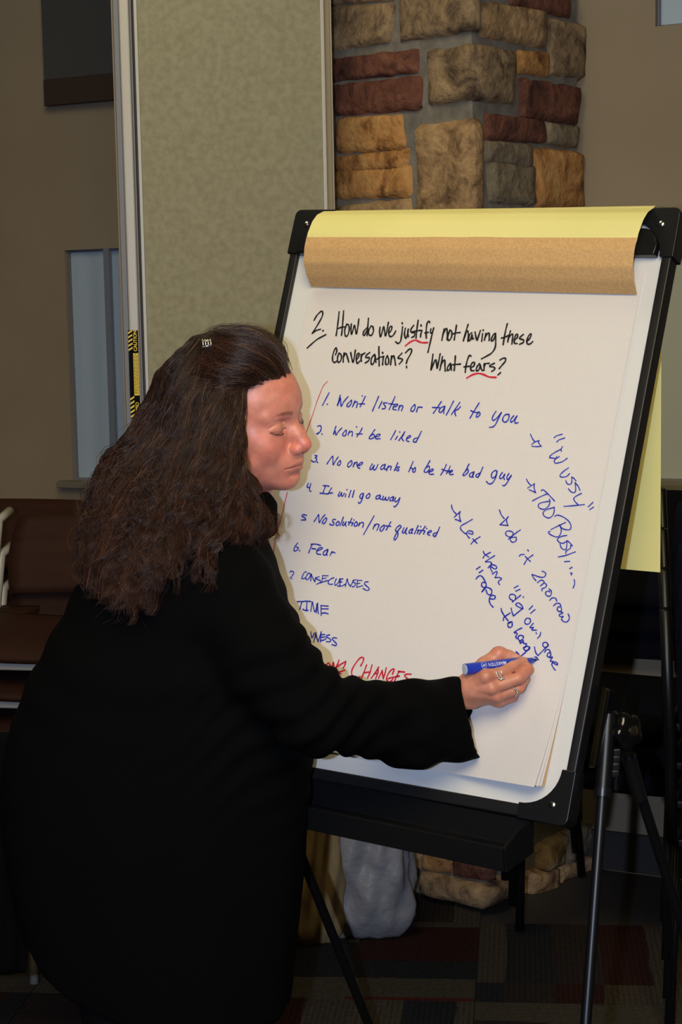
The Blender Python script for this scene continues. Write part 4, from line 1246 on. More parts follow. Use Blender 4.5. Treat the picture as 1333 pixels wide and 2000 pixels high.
# ------------------------------------------------------------------ signed-distance modelling helpers
import openvdb as vdb
class Grid:
    def __init__(s, lo, hi, h):
        s.lo, s.h = np.array(lo, float), h
        s.n = np.ceil((np.array(hi) - s.lo) / h).astype(int) + 1
        s.X = (s.lo[0] + h * np.arange(s.n[0], dtype=np.float32))[:, None, None].astype(np.float32)
        s.Y = (s.lo[1] + h * np.arange(s.n[1], dtype=np.float32))[None, :, None].astype(np.float32)
        s.Z = (s.lo[2] + h * np.arange(s.n[2], dtype=np.float32))[None, None, :].astype(np.float32)
        s.f = np.full(tuple(s.n), 1.0, np.float32)
    def sub(s, c, r):                              # index box around a primitive
        a = np.clip(np.floor((np.array(c) - r - s.lo) / s.h).astype(int), 0, s.n - 1)
        b = np.clip(np.ceil((np.array(c) + r - s.lo) / s.h).astype(int) + 1, 1, s.n)
        return tuple(slice(int(x), int(y)) for x, y in zip(a, b))
    def _put(s, sl, d, k, op):
        f = s.f[sl]
        if op == 'sub': d = -d; g = np.maximum(f, d) ; 
        if k > 0:
            if op == 'add':
                h = np.clip(.5 + .5 * (f - d) / k, 0, 1); r = f + (d - f) * h - k * h * (1 - h)
            else:
                h = np.clip(.5 - .5 * (f - d) / k, 0, 1); r = f + (d - f) * h + k * h * (1 - h)
        else: r = np.minimum(f, d) if op == 'add' else np.maximum(f, d)
        s.f[sl] = r
    def ell(s, c, r, k=.01, op='add', R=None):
        c = np.array(c, float); r = np.array(r if hasattr(r, '__len__') else (r, r, r), float)
        sl = s.sub(c, r.max() + k * 2 + .03)
        x, y, z = s.X[sl[0]] - c[0], s.Y[:, sl[1]] - c[1], s.Z[:, :, sl[2]] - c[2]
        if R is not None:
            R = np.array(R); x, y, z = (x * R[0, 0] + y * R[1, 0] + z * R[2, 0]), (x * R[0, 1] + y * R[1, 1] + z * R[2, 1]), (x * R[0, 2] + y * R[1, 2] + z * R[2, 2])
        q = np.sqrt((x / r[0]) ** 2 + (y / r[1]) ** 2 + (z / r[2]) ** 2)
        q2 = np.sqrt((x / r[0] ** 2) ** 2 + (y / r[1] ** 2) ** 2 + (z / r[2] ** 2) ** 2) + 1e-6
        s._put(sl, (q * (q - 1) / q2).astype(np.float32), k, op); return s
    def cap(s, a, b, ra, rb=None, k=.01, op='add', sy=1.0):
        rb = ra if rb is None else rb
        a, b = np.array(a, float), np.array(b, float); R = max(ra, rb) + k * 2 + .03
        lo, hi = np.minimum(a, b), np.maximum(a, b); c = (lo + hi) / 2
        sl = s.sub(c, (hi - lo) / 2 + R)
        x, y, z = s.X[sl[0]] - a[0], (s.Y[:, sl[1]] - a[1]) * sy, s.Z[:, :, sl[2]] - a[2]
        d = b - a; d = d * np.array([1, sy, 1]); L = float(np.dot(d, d)) + 1e-12
        t = np.clip((x * d[0] + y * d[1] + z * d[2]) / L, 0, 1)
        q = np.sqrt((x - t * d[0]) ** 2 + (y - t * d[1]) ** 2 + (z - t * d[2]) ** 2) - (ra + (rb - ra) * t)
        s._put(sl, q.astype(np.float32), k, op); return s
    def chain(s, pts, rs, k=.01, **kw):
        for i in range(len(pts) - 1): s.cap(pts[i], pts[i + 1], rs[i], rs[i + 1], k, **kw)
        return s
    def mesh(s, iso=0.0):
        g = vdb.FloatGrid(1.0); g.copyFromArray(np.ascontiguousarray(np.clip(s.f, -1, 1)).astype(np.float32))
        p, t, q = g.convertToPolygons(iso, 0.0) if False else (None, None, None)
        p, q = g.convertToQuads(iso)
        p = np.array(p, dtype=np.float64) * s.h + s.lo
        q = np.array(q, dtype=np.int64)[:, ::-1]
        return p, q
def largest(V, Q):
    return V, Q
def smoothv(V, Q, it=1, lam=.5, mask=None):
    n = len(V); e = np.concatenate([Q[:, [0, 1]], Q[:, [1, 2]], Q[:, [2, 3]], Q[:, [3, 0]]])
    a = np.concatenate([e[:, 0], e[:, 1]]); b = np.concatenate([e[:, 1], e[:, 0]])
    cnt = np.bincount(a, minlength=n).astype(float); cnt[cnt == 0] = 1
    for _ in range(it):
        m = np.stack([np.bincount(a, weights=V[b, k], minlength=n) for k in range(3)], 1) / cnt[:, None]
        w = lam if mask is None else lam * mask[:, None]
        V = V + (m - V) * w
    return V
def vnormals(V, Q):
    fn = np.cross(V[Q[:, 2]] - V[Q[:, 0]], V[Q[:, 3]] - V[Q[:, 1]]); n = np.zeros_like(V)
    for k in range(4): np.add.at(n, Q[:, k], fn)
    return n / (np.linalg.norm(n, axis=1)[:, None] + 1e-12)

# ------------------------------------------------------------------ the woman
woman = empty('woman', (-.25, 2.72, 0), 'woman with long curly brown hair in black coat, writing on the flip chart', 'person')
woman.name = 'person'
WO = np.array([-.25, 2.72, 0])
HC = np.array([-.150, 2.75, 1.348])
HFw, HLf, HUp = np.array([.87144166, -.48180691, -.0919322]), np.array([.48957281, .84286853, .22336315]), np.array([-.03013115, -.23965546, .97039032])
HM = np.stack([HFw, HLf, HUp], 1) * 1.0
def hw_(p): return HC + HM @ np.array(p, float)

# --- head
g = Grid((-.13, -.10, -.20), (.14, .10, .135), .0014)
g.ell((-.005, 0, .032), (.097, .075, .082), .0)
g.ell((.026, 0, .035), (.060, .062, .055), .02)
g.ell((.030, 0, -.020), (.058, .063, .080), .02)
g.ell((.035, 0, -.066), (.051, .055, .046), .02)
g.ell((.070, 0, -.094), (.021, .024, .019), .018)
for s in (-1, 1):
    g.ell((.056, s * .039, -.030), (.026, .024, .026), .018)
    g.ell((.020, s * .056, -.012), (.034, .014, .020), .02)
    g.cap((.083, s * .008, .018), (.070, s * .043, .018), .0085, .007, .012)
    g.cap((.04, s * .050, -.055), (.0, s * .056, -.04), .012, .012, .02)
g.ell((.077, 0, .030), (.014, .03, .022), .02)
for s in (-1, 1):
    g.ell((.100, s * .0310, .0005), (.019, .017, .0125), .010, 'sub')
    g.ell((.0715, s * .0315, -.0010), (.0138, .0155, .0128), .006)
g.cap((.083, 0, .006), (.108, 0, -.030), .0065, .0078, .011)
g.ell((.1095, 0, -.0345), (.0100, .0090, .0085), .007)
g.cap((.095, 0, -.020), (.100, 0, -.040), .012, .010, .012)
for s in (-1, 1):
    g.ell((.0990, s * .0125, -.0400), (.0095, .0062, .0074), .005)
g.cap((.092, 0, -.044), (.108, 0, -.0425), .0055, .0050, .004)
g.ell((.078, 0, -.062), (.0215, .028, .024), .014)
for s in (-1, 1):
    g.cap((.0978, s * .003, -.0628), (.0840, s * .023, -.0680), .0042, .0022, .005)
    g.cap((.0955, s * .0, -.0732), (.0840, s * .020, -.0700), .0046, .0024, .005)
    g.cap((.1035, 0, -.0682), (.0960, s * .014, -.0688), .0012, .0012, .0020, 'sub')
    g.cap((.0960, s * .014, -.0688), (.0850, s * .0255, -.0695), .0012, .0016, .0025, 'sub')
    g.ell((.104, s * .0062, -.0480), (.0050, .0030, .0026), .0015, 'sub')
    # upper lid edge: a fine crease along the lashes
    arc = [(.0800, s * .0170, -.0045), (.0862, s * .0235, -.0076), (.0875, s * .0305, -.0088), (.0842, s * .0385, -.0080), (.0745, s * .0460, -.0050)]
    g.chain(arc, [.0010] * 5, .0022, op='sub')
    arc2 = [(.0815, s * .0175, .0050), (.0868, s * .0240, .0076), (.0875, s * .0315, .0078), (.0835, s * .0395, .0062), (.0755, s * .0460, .0025)]
    g.chain(arc2, [.0010] * 5, .0032, op='sub')
g.ell((.094, 0, -.083), (.008, .018, .0040), .006, 'sub')                                        # under the lower lip
g.cap((-.018, 0, -.060), (-.045, 0, -.20), .050, .052, .025)
g.cap((.005, 0, -.075), (-.015, 0, -.19), .036, .036, .03)
hv_, hq = g.mesh()
hv_ = smoothv(hv_, hq, 1, .35)
keep = hv_[:, 2] > -.187
hvw = HC + hv_ @ HM.T
nH = len(hv_)

# --- right hand, built where it holds the pen
def A3(px, py, Y): return at(px, py, Y)
gh = Grid(at(862, 1408, 2.58) + np.array([0, -.02, 0]), at(1056, 1240, 2.76) + np.array([0, .03, 0]), .0011)
wr0, wr1 = A3(870, 1360, 2.665), A3(915, 1352, 2.662)
gh.cap(wr0, wr1, .0235, .0255, .01, sy=1.35)
gh.cap(wr1, A3(938, 1345, 2.655), .0250, .0240, .012, sy=1.35)
MCP = [A3(950, 1321, 2.634), A3(961, 1343, 2.634), A3(970, 1358, 2.642), A3(974, 1369, 2.656)]
for m_, r in zip(MCP, (.0118, .0120, .0112, .0098)): gh.cap(A3(922, 1345, 2.655), m_, .0185, r, .008)
gh.cap(A3(925, 1330, 2.66), A3(962, 1352, 2.672), .016, .014, .010)
gh.chain([MCP[0], A3(978, 1315, 2.641), A3(1003, 1302, 2.655), A3(1023, 1292, 2.674)], [.0112, .0092, .0088, .0074], .0022)
gh.chain([MCP[1], A3(1013, 1325, 2.640), A3(1032, 1308, 2.662), A3(1026, 1297, 2.688)], [.0112, .0098, .0086, .0072], .0020)
gh.chain([MCP[2], A3(1014, 1343, 2.648), A3(1025, 1326, 2.672), A3(1016, 1315, 2.692)], [.0108, .0094, .0084, .0070], .0020)
gh.chain([MCP[3], A3(1000, 1361, 2.662), A3(1010, 1348, 2.684), A3(1006, 1338, 2.698)], [.0095, .0084, .0074, .0064], .0020)
gh.chain([A3(922, 1325, 2.672), A3(948, 1300, 2.690), A3(974, 1280, 2.698), A3(993, 1282, 2.696), A3(1012, 1288, 2.694)], [.0165, .0140, .0122, .0098, .0078], .004)
gh.ell(A3(975, 1276, 2.694), (.0115, .011, .0105), .006)
for m_ in MCP: gh.ell(m_ + np.array([-.001, -.004, .001]), (.0082, .0075, .0080), .007)       # knuckles
for a_h, b_h in (((925, 1336), MCP[0]), ((924, 1347), MCP[1]), ((922, 1356), MCP[2])):            # tendons
    gh.cap(A3(a_h[0], a_h[1], 2.637), b_h + np.array([0, -.007, 0]), .0020, .0030, .008)
# the thumb nail
for nail, n_c in (((1009, 1283, 2.688), (.006, .003, .0045)),): gh.ell(A3(*nail), n_c, .001)
hdv, hdq = gh.mesh(); hdv = smoothv(hdv, hdq, 2, .4)
# --- left hand, hanging relaxed beside the coat
LW_ = np.array([-.150, 2.935, .70]); gl = Grid(LW_ + np.array([-.07, -.06, -.215]), LW_ + np.array([.09, .05, .03]), .0016)
gl.cap(LW_ + np.array([0, 0, .02]), LW_ + np.array([.002, 0, -.03]), .023, .023, .005)
gl.ell(LW_ + np.array([.006, 0, -.065]), (.036, .015, .042), .014)
for k, (x_, ln_) in enumerate(((.034, .068), (.014, .076), (-.006, .071), (-.024, .056))):
    a_ = LW_ + np.array([x_ * .92 + .004, 0, -.098 + .004 * abs(k - 1)]); 
    gl.chain([a_, a_ + np.array([.003 + x_ * .05, -.007, -ln_ * .45]), a_ + np.array([.001 + x_ * .06, -.018, -ln_ * .78]), a_ + np.array([-.002, -.030, -ln_ * .98])], [.0092, .0084, .0076, .0066], .0022)
gl.chain([LW_ + np.array([.022, -.004, -.035]), LW_ + np.array([.050, -.014, -.065]), LW_ + np.array([.056, -.022, -.092]), LW_ + np.array([.052, -.028, -.112])], [.013, .0105, .0092, .0078], .005)
lv_, lq_ = gl.mesh(); lv_ = smoothv(lv_, lq_, 2, .4)
hdq = np.concatenate([hdq, lq_ + len(hdv)]); hdv = np.concatenate([hdv, lv_])

# --- torso, arms and legs beneath the clothes (one coarse body)
gb = Grid((-.62, 2.38, -.01), (.30, 3.05, 1.33), .011)
NB = hw_((-.03, 0, -.15))
PEL = np.array([-.30, 2.735, .80]); CH = np.array([-.235, 2.70, 1.06])
gb.cap(PEL, CH, .125, .115, .04, sy=1.0); gb.cap(CH, NB, .09, .050, .05)
SHr, SHl = at(438, 1142, 2.575), np.array([-.185, 2.85, 1.10])
gb.cap(SHr + np.array([0, .02, 0]), SHl, .055, .055, .04)
EL = at(625, 1405, 2.515)
gb.chain([SHr, EL, at(700, 1402, 2.565), at(800, 1412, 2.615), wr0], [.050, .030, .027, .025, .024], .012)
gb.chain([SHl, np.array([-.165, 2.93, .88]), np.array([-.150, 2.935, .70])], [.045, .036, .028], .015)
HIPr, HIPl = np.array([-.335, 2.66, .76]), np.array([-.24, 2.81, .76])
KNr, KNl = np.array([-.345, 2.645, .44]), np.array([-.205, 2.83, .44])
ANr, ANl = np.array([-.375, 2.64, .08]), np.array([-.23, 2.84, .08])
for P in ((HIPr, KNr, ANr), (HIPl, KNl, ANl)): gb.chain(P, [.085, .055, .036], .03)
fd = nrm(np.array([.86, .35, 0]))
for A in (ANr, ANl): gb.cap(A + np.array([0, 0, -.035]), A + fd * .13 + np.array([0, 0, -.05]), .030, .022, .02)
bv_, bq = gb.mesh(); bv_ = smoothv(bv_, bq, 2, .5)

# --- colours of the skin, as pigment plus painted crease shade, in a colour attribute
def skin_cols(p):
    n = len(p); c = np.tile(np.array(lin(218, 138, 116)[:3]), (n, 1))
    def blend(col, w):
        nonlocal c
        w = np.clip(w, 0, 1)[:, None]; c = c * (1 - w) + np.array(lin(*col)[:3]) * w
    x, y, z = p[:, 0], np.abs(p[:, 1]), p[:, 2]
    G = lambda cx, cy, cz, sx, sy, sz: np.exp(-((x - cx) / sx) ** 2 - ((y - cy) / sy) ** 2 - ((z - cz) / sz) ** 2)
    blend((220, 126, 106), .75 * G(.065, .045, -.035, .04, .022, .022))       # cheeks
    blend((224, 118, 100), .8 * G(.113, 0, -.036, .015, .014, .013))           # nose
    blend((220, 128, 106), .6 * G(.088, .0, -.098, .03, .03, .016))           # chin
    blend((220, 134, 110), .45 * G(.08, 0, .05, .05, .05, .022))              # forehead
    blend((212, 150, 122), .5 * G(.083, .031, .0, .02, .014, .007))          # lids
    lip = (G(.097, 0, -.0685, .016, .0200, .0075) > .33) & (x > .078)
    blend((176, 92, 86), np.where(lip, .42, 0))
    t = np.clip((y - .010) / .036, 0, 1)                                         # brow
    zc_ = .0180 + .0085 * np.sin(np.minimum(t * 2.0, 2.6)) - .0065 * t; hwz = .0030 * (1 - t ** 2) + .0006
    b = np.exp(-((z - zc_) / hwz) ** 2) * np.clip((y - .008) / .006, 0, 1) * np.clip((.048 - y) / .016, 0, 1) * (x > .045)
    blend((96, 60, 46), .85 * b)
    # lashes along the lid edge
    ty = np.clip((y - .017) / .030, 0, 1); zl = -.0042 - .0058 * np.sin(ty * math.pi * .92)
    b = np.exp(-((z - zl) / .0011) ** 2) * (y > .0165) * (y < .048) * (x > .06) * (x < .095)
    blend((48, 32, 26), .9 * b)
    blend((120, 62, 54), .8 * np.exp(-((z + .0688) / .0010) ** 2) * (y < .024) * (x > .082))  # shade in the seam between the lips, painted dark
    blend((80, 40, 34), .8 * G(.104, .0062, -.0470, .005, .0032, .0024))  # nostril shade put into the colour
    mo = np.sin(p[:, 0] * 95 + 2 * np.sin(p[:, 2] * 60)) * np.sin(p[:, 1] * 88 + 1.5 * np.sin(p[:, 2] * 75)) * np.sin(p[:, 2] * 82 + 1)
    blend((206, 118, 100), .30 * np.clip(mo, 0, 1)); blend((196, 146, 122), .30 * np.clip(-mo, 0, 1))
    rs_ = np.random.RandomState(1)
    for _ in range(26):
        cx, cy, cz = rs_.uniform(.04, .1), rs_.uniform(.0, .06), rs_.uniform(-.09, .07)
        blend((178, 106, 84), .5 * np.exp(-(((p[:, 0] - cx) / .03) ** 2 + ((p[:, 1] + cy) / .0011) ** 2 + ((z - cz) / .0011) ** 2)))
    return c
hc = skin_cols(hv_)
hand_c = np.tile(np.array(lin(206, 138, 112)[:3]), (len(hdv), 1))
for m_ in MCP + [A3(1032, 1308, 2.655), A3(1014, 1325, 2.64), A3(1014, 1343, 2.645), A3(975, 1276, 2.69)]:
    w = .5 * np.exp(-np.sum((hdv - m_) ** 2, 1) / .011 ** 2)[:, None]; hand_c = hand_c * (1 - w) + np.array(lin(218, 120, 96)[:3]) * w
body_c = np.tile(np.array(lin(204, 140, 112)[:3]), (len(bv_), 1))
M_skin = mat('skin', lin(218, 138, 116), .43, .5, bump=(420, .10, .0012))
nt = M_skin.node_tree; ca_ = nt.nodes.new('ShaderNodeVertexColor'); ca_.layer_name = 'pigment_and_shade'
pb = nt.nodes['Principled BSDF']
nz = nt.nodes.new('ShaderNodeTexNoise'); nz.inputs['Scale'].default_value = 70; nz.inputs['Detail'].default_value = 4
tc = nt.nodes.new('ShaderNodeTexCoord'); nt.links.new(tc.outputs['Object'], nz.inputs['Vector'])
mr = nt.nodes.new('ShaderNodeMapRange'); mr.inputs[1].default_value = .3; mr.inputs[2].default_value = .7; mr.inputs[3].default_value = .86; mr.inputs[4].default_value = 1.10; nt.links.new(nz.outputs['Fac'], mr.inputs[0])
vm = nt.nodes.new('ShaderNodeVectorMath'); vm.operation = 'SCALE'; nt.links.new(ca_.outputs[0], vm.inputs[0]); nt.links.new(mr.outputs[0], vm.inputs['Scale'])
nt.links.new(vm.outputs[0], pb.inputs['Base Color'])
pb.inputs['Subsurface Weight'].default_value = .12; pb.inputs['Subsurface Radius'].default_value = (.006, .002, .001); pb.inputs['Subsurface Scale'].default_value = 1.0
allV = np.concatenate([hvw, hdv, bv_]) - WO
allQ = np.concatenate([hq, hdq + nH, bq + nH + len(hdv)])
body = mknp('body', allV, allQ, np.zeros((0, 3), int), M_skin, woman)
at_ = body.data.color_attributes.new('pigment_and_shade', 'FLOAT_COLOR', 'POINT')
cc = np.ones((len(allV), 4), np.float32); cc[:, :3] = np.concatenate([hc, hand_c, body_c]); at_.data.foreach_set('color', cc.ravel())

# --- lashes and brow hairs
def tube_batch(name, paths, radii, mat_, parent, nside=3, cols=None):
    """paths (N, K, 3), radii (N, K)"""
    P = np.asarray(paths, float); N, K, _ = P.shape
    T = np.empty_like(P); T[:, 1:-1] = P[:, 2:] - P[:, :-2]; T[:, 0] = P[:, 1] - P[:, 0]; T[:, -1] = P[:, -1] - P[:, -2]
    T /= np.linalg.norm(T, axis=2, keepdims=True) + 1e-12
    ref = np.array([.3, .9, .2]); A = np.cross(T, ref); A /= np.linalg.norm(A, axis=2, keepdims=True) + 1e-9; B_ = np.cross(T, A)
    V = np.empty((N, K, nside, 3))
    for k in range(nside):
        th = 2 * math.pi * k / nside
        V[:, :, k] = P + (A * math.cos(th) + B_ * math.sin(th)) * radii[:, :, None]
    idx = np.arange(N * K * nside).reshape(N, K, nside)
    Q = []
    for k in range(nside):
        k2 = (k + 1) % nside
        Q.append(np.stack([idx[:, :-1, k], idx[:, :-1, k2], idx[:, 1:, k2], idx[:, 1:, k]], -1).reshape(-1, 4))
    o = mknp(name, V.reshape(-1, 3), np.concatenate(Q), np.zeros((0, 3), int), mat_, parent)
    if cols is not None:
        a = o.data.color_attributes.new('strand', 'FLOAT_COLOR', 'POINT')
        c = np.ones((N, K, nside, 4), np.float32); c[..., :3] = cols[:, :, None, :]; a.data.foreach_set('color', c.ravel())
    return o
M_lash = mat('lash_hair', lin(46, 30, 24), .6)
M_brow = mat('brow_hair', lin(104, 70, 52), .7)
rs = np.random.RandomState(7)
paths = []
for s in (-1, 1):
    for i in range(30):
        t = .32 + .68 * i / 29; y = .0180 + .027 * t; x = .0868 - .010 * ((t - .42) / .58) ** 2 if t > .42 else .0868 - .006 * ((.42 - t) / .42) ** 2
        z = -.0045 - .0062 * math.sin(t * math.pi * .9)
        p0 = np.array([x, y, z]); dx = np.array([.0032, .0010 * (t * 3 - .6), -.0030 + .0008 * t]) * .7 * (.7 + .5 * rs.rand())
        pts = [p0, p0 + dx * .5 + [0, 0, -.0004], p0 + dx + [.0, 0, .0005]]
        paths.append([hw_([q[0], s * q[1], q[2]]) - WO for q in pts])
paths = np.array(paths); tube_batch('eyelashes', paths, np.tile([.00027, .00019, .00007], (len(paths), 1)), M_lash, woman)['kind'] = 'stuff'

# --- trousers and shoes
gt = Grid((-.56, 2.46, .05), (.02, 3.02, .95), .009)
for P in ((HIPr, KNr, ANr), (HIPl, KNl, ANl)): gt.chain([P[0], P[1], P[2] + np.array([0, 0, .0])], [.105, .078, .062], .03)
gt.cap(HIPr, HIPl + np.array([0, 0, .06]), .11, .11, .04)
tv, tq = gt.mesh(); tv = smoothv(tv, tq, 1, .5)
tn = vnormals(tv, tq); tv += tn * (.003 * np.sin(tv[:, 2:3] * 60 + tv[:, :1] * 40))
mknp('trousers', tv - WO, tq, np.zeros((0, 3), int), M_trous, woman)
for A in (ANr, ANl):
    gs = Grid(A + np.array([-.10, -.11, -.095]), A + np.array([.24, .16, .03]), .004)
    b0_ = A + np.array([0, 0, -.04]); gs.ell(b0_ - fd * .01, (.048, .042, .042), .01); gs.cap(b0_ + np.array([0, 0, -.002]), b0_ + fd * .15 + np.array([0, 0, -.012]), .038, .030, .02)
    gs.f = np.maximum(gs.f, (.004 - gs.Z) + np.zeros_like(gs.f))
    sv, sq = gs.mesh(); mknp('shoe', smoothv(sv, sq, 1, .4) - WO, sq, np.zeros((0, 3), int), M_shoe, woman)

# --- coat
def ex(px, py, Y): return float(at(px, py, Y)[0])
rows = [  # photo row, left edge, right edge, depth, half depth
    (1035, 330, 500, 2.715, .06), (1070, 240, 520, 2.705, .10), (1110, 178, 538, 2.695, .135), (1160, 142, 560, 2.69, .155), (1230, 104, 588, 2.685, .168),
    (1300, 66, 618, 2.685, .178), (1345, 46, 636, 2.69, .182), (1400, 26, 628, 2.695, .186), (1465, 10, 612, 2.70, .19), (1520, 4, 607, 2.705, .192),
    (1600, 4, 601, 2.71, .192), (1700, 18, 594, 2.715, .19), (1800, 42, 584, 2.72, .188), (1880, 62, 575, 2.725, .186), (1960, 80, 567, 2.73, .184), (2060, 92, 562, 2.73, .182)]
Yc = np.array([r[3] for r in rows]); zr = np.array([at(300, r[0], r[3])[2] for r in rows])
def edge(pxv, row):                                 # x of a silhouette, grazing tangent: use the centre depth
    return float(at(pxv, row[0], row[3])[0])
xl = np.array([edge(r[1], r) for r in rows]); xr = np.array([edge(r[2], r) for r in rows]); hd = np.array([r[4] for r in rows])
gc = Grid((-.64, 2.40, .33), (.26, 2.96, 1.36), .0052)
Z = gc.Z; o_ = np.argsort(zr)
xlz = np.interp(Z, zr[o_], xl[o_]).astype(np.float32); xrz = np.interp(Z, zr[o_], xr[o_]).astype(np.float32)
ycz = np.interp(Z, zr[o_], Yc[o_]).astype(np.float32); hdz = np.interp(Z, zr[o_], hd[o_]).astype(np.float32)
cx = (xlz + xrz) / 2; hx = (xrz - xlz) / 2
dx_, dy_ = (gc.X - cx) / hx, (gc.Y - ycz) / hdz
q = (np.abs(dx_) ** 2.3 + np.abs(dy_) ** 2.3) ** (1 / 2.3)
body_d = (q - 1) * np.minimum(hx, hdz) * .95
ztop = float(zr.max())
body_d = np.maximum(body_d, Z - ztop)
gc.f = body_d.astype(np.float32)
gc.cap(SHr + np.array([-.03, .03, -.02]), SHl, .074, .06, .05)
gc.chain([SHl, np.array([-.168, 2.925, .88]), np.array([-.155, 2.93, .68])], [.062, .054, .046], .025)
gc.cap(np.array([-.154, 2.932, .70]), np.array([-.150, 2.936, .60]), .034, .036, .004, op='sub')
gc.cap(SHr + np.array([-.055, .05, -.03]), NB + np.array([-.01, 0, -.02]), .07, .052, .05)
gc.cap(CH + np.array([-.06, 0, .0]), SHr + np.array([-.02, .03, -.01]), .10, .075, .05)
el = at(610, 1392, 2.515)
gc.chain([SHr, at(512, 1272, 2.535), el], [.067, .064, .060], .030)
# sleeve: tall in section, flaring to the wide cuff
gc.chain([el, at(700, 1402, 2.565), at(800, 1414, 2.615), at(880, 1406, 2.655)], [.060, .0535, .0655, .0655], .022, sy=1.45)
gc.cap(at(880, 1406, 2.655), at(990, 1396, 2.69), .0655, .0655, .01, sy=1.45)
# open the cuff and cut its end
gc.cap(at(858, 1406, 2.652), at(1010, 1397, 2.70), .0575, .0600, .004, op='sub', sy=1.60)
cA, cB = at(903, 1318, 2.665), at(941, 1486, 2.665)
cn = nrm(np.cross(cB - cA, np.array([.15, 1.0, 0]))); cn = cn if cn[0] > 0 else -cn
dcut = (gc.X - cA[0]) * cn[0] + (gc.Y - cA[1]) * cn[1] + (gc.Z - cA[2]) * cn[2]
reg = (gc.X > at(760, 1400, 2.6)[0])
gc.f = np.where(reg, np.maximum(gc.f, dcut), gc.f).astype(np.float32)
# curved hem
hx_k = [ex(p, 1900, 2.6) for p in (-60, 60, 85, 140, 210, 310, 420, 565, 640)]
hz_k = [at(300, y, 2.6)[2] for y in (1850, 1862, 1895, 1937, 1966, 1993, 2008, 2022, 2030)]
hem = np.interp(gc.X, hx_k, hz_k).astype(np.float32)
gc.f = np.where(gc.Z < .62, np.maximum(gc.f, (hem - gc.Z) * .9), gc.f).astype(np.float32)
gc.f = np.maximum(gc.f, -( (HC[2] - .02) - gc.Z) * 0 - 1)
# hollow below, so the legs come out of an open hem
inner = ((q - 1) * np.minimum(hx, hdz) + .014)
gc.f = np.where(gc.Z < .56, np.maximum(gc.f, -inner), gc.f).astype(np.float32)
# neck opening
gc.cap(hw_((-.03, 0, -.11)), hw_((.02, 0, -.02)), .050, .062, .006, op='sub')
cv, cq = gc.mesh(); cv = smoothv(cv, cq, 2, .5)
cn_ = vnormals(cv, cq)
def fold(p):
    x, y, z = p[:, 0], p[:, 1], p[:, 2]
    elw = np.exp(-(((x - el[0]) / .16) ** 2 + ((z - el[2]) / .16) ** 2))
    f = .0045 * elw * np.sin((x * .55 - z * .85) * 150 + 2 * np.sin(x * 30))
    cuff = np.clip((x - el[0] - .02) / .2, 0, 1) * np.clip((cB[0] - .01 - x) / .09, 0, 1)
    f += .0028 * cuff * np.sin(x * 95 + z * 40 + 1.5 * np.sin(z * 60))
    hang = np.clip((.95 - z) / .3, 0, 1) * (x < el[0] + .02)
    f += .0028 * hang * np.sin(np.arctan2(y - 2.71, x + .28) * 9 + z * 3 + 1.2)
    f += .0022 * (1 - cuff) * np.exp(-((z - 1.0) / .13) ** 2) * np.sin(z * 70 + x * 25 + 2 * np.sin(x * 12))
    return f
cv = cv + cn_ * fold(cv)[:, None]
coat = mknp('coat', cv - WO, cq, np.zeros((0, 3), int), M_coat, woman)
# loose rear panel of the coat hanging at the far left
V, Fc = [], []
for j in range(26):
    t = j / 25; py = 1430 + (1906 - 1430) * t
    for i in range(11):
        a = i / 10
        px = -75 + (52 - (-75)) * a + (-8 + 20 * t) * (1 - a)
        if py < 1500: px = px * 1.0
        V.append(at(px, py - 6 * a * t, 2.66 + .02 * math.sin(a * 8 + t * 2) + .05 * (1 - a) - .01) - WO)
for j in range(25):
    for i in range(10): q_ = j * 11 + i; Fc.append((q_, q_ + 1, q_ + 12, q_ + 11))
o = mk('coat_panel', V, Fc, M_coat, woman, True); sm = o.modifiers.new('thick', 'SOLIDIFY'); sm.thickness = .005
# standing collar round the neck
gk = Grid(hw_((-.0, 0, -.15)) + np.array([-.14, -.14, -.12]), hw_((0, 0, -.15)) + np.array([.14, .14, .12]), .004)
kc = at(470, 1012, 2.735); ring = []
for i in range(19):
    th = -2.3 + 4.6 * i / 18
    ring.append(kc + np.array([.050 * math.cos(th), .058 * math.sin(th), .010 * math.cos(th) * 0 + .004 * math.sin(2 * th)]))
for dz in (-.012, .0, .012, .024): gk.chain([r_ + np.array([.004 * math.cos(i) * 0, 0, dz - .006]) for i, r_ in enumerate(ring)], [.0085] * 19, .004)
gk.ell(at(519, 985, 2.735), (.0145, .020, .021), .008); gk.ell(at(512, 1015, 2.735), (.013, .018, .014), .008)
kv, kq = gk.mesh(); mknp('collar', smoothv(kv, kq, 2, .5) - WO, kq, np.zeros((0, 3), int), M_coat, woman)

# --- rings
def ringo(name, c, axis, r, m_, lump, label):
    axis = nrm(axis); a = nrm(np.cross(axis, [0, 0, 1.0])); b = np.cross(axis, a); mb = MB(WO)
    P = [c + (a * math.cos(t) + b * math.sin(t)) * r for t in np.linspace(0, 2 * math.pi, 25)]
    mb.tube(P, .0009, 8, cap=False)
    for (off, rr_) in lump:
        q = c + np.array(off)
        V, Fc = [], []
        for j in range(7):
            for i in range(10):
                ph_, th = math.pi * j / 6, 2 * math.pi * i / 10
                k_ = rr_ * (1 + .2 * math.sin(3 * th + j))
                V.append(q + np.array([math.sin(ph_) * math.cos(th), math.sin(ph_) * math.sin(th), math.cos(ph_)]) * k_)
        for j in range(6):
            for i in range(10): Fc.append((j * 10 + i, j * 10 + (i + 1) % 10, (j + 1) * 10 + (i + 1) % 10, (j + 1) * 10 + i))
        mb.add(V, Fc)
    return mb.build(name, m_, woman, True, label=label)
i0, i1 = A3(970, 1318, 2.639), A3(985, 1311, 2.645)
c0 = A3(975.5, 1316, 2.6395)
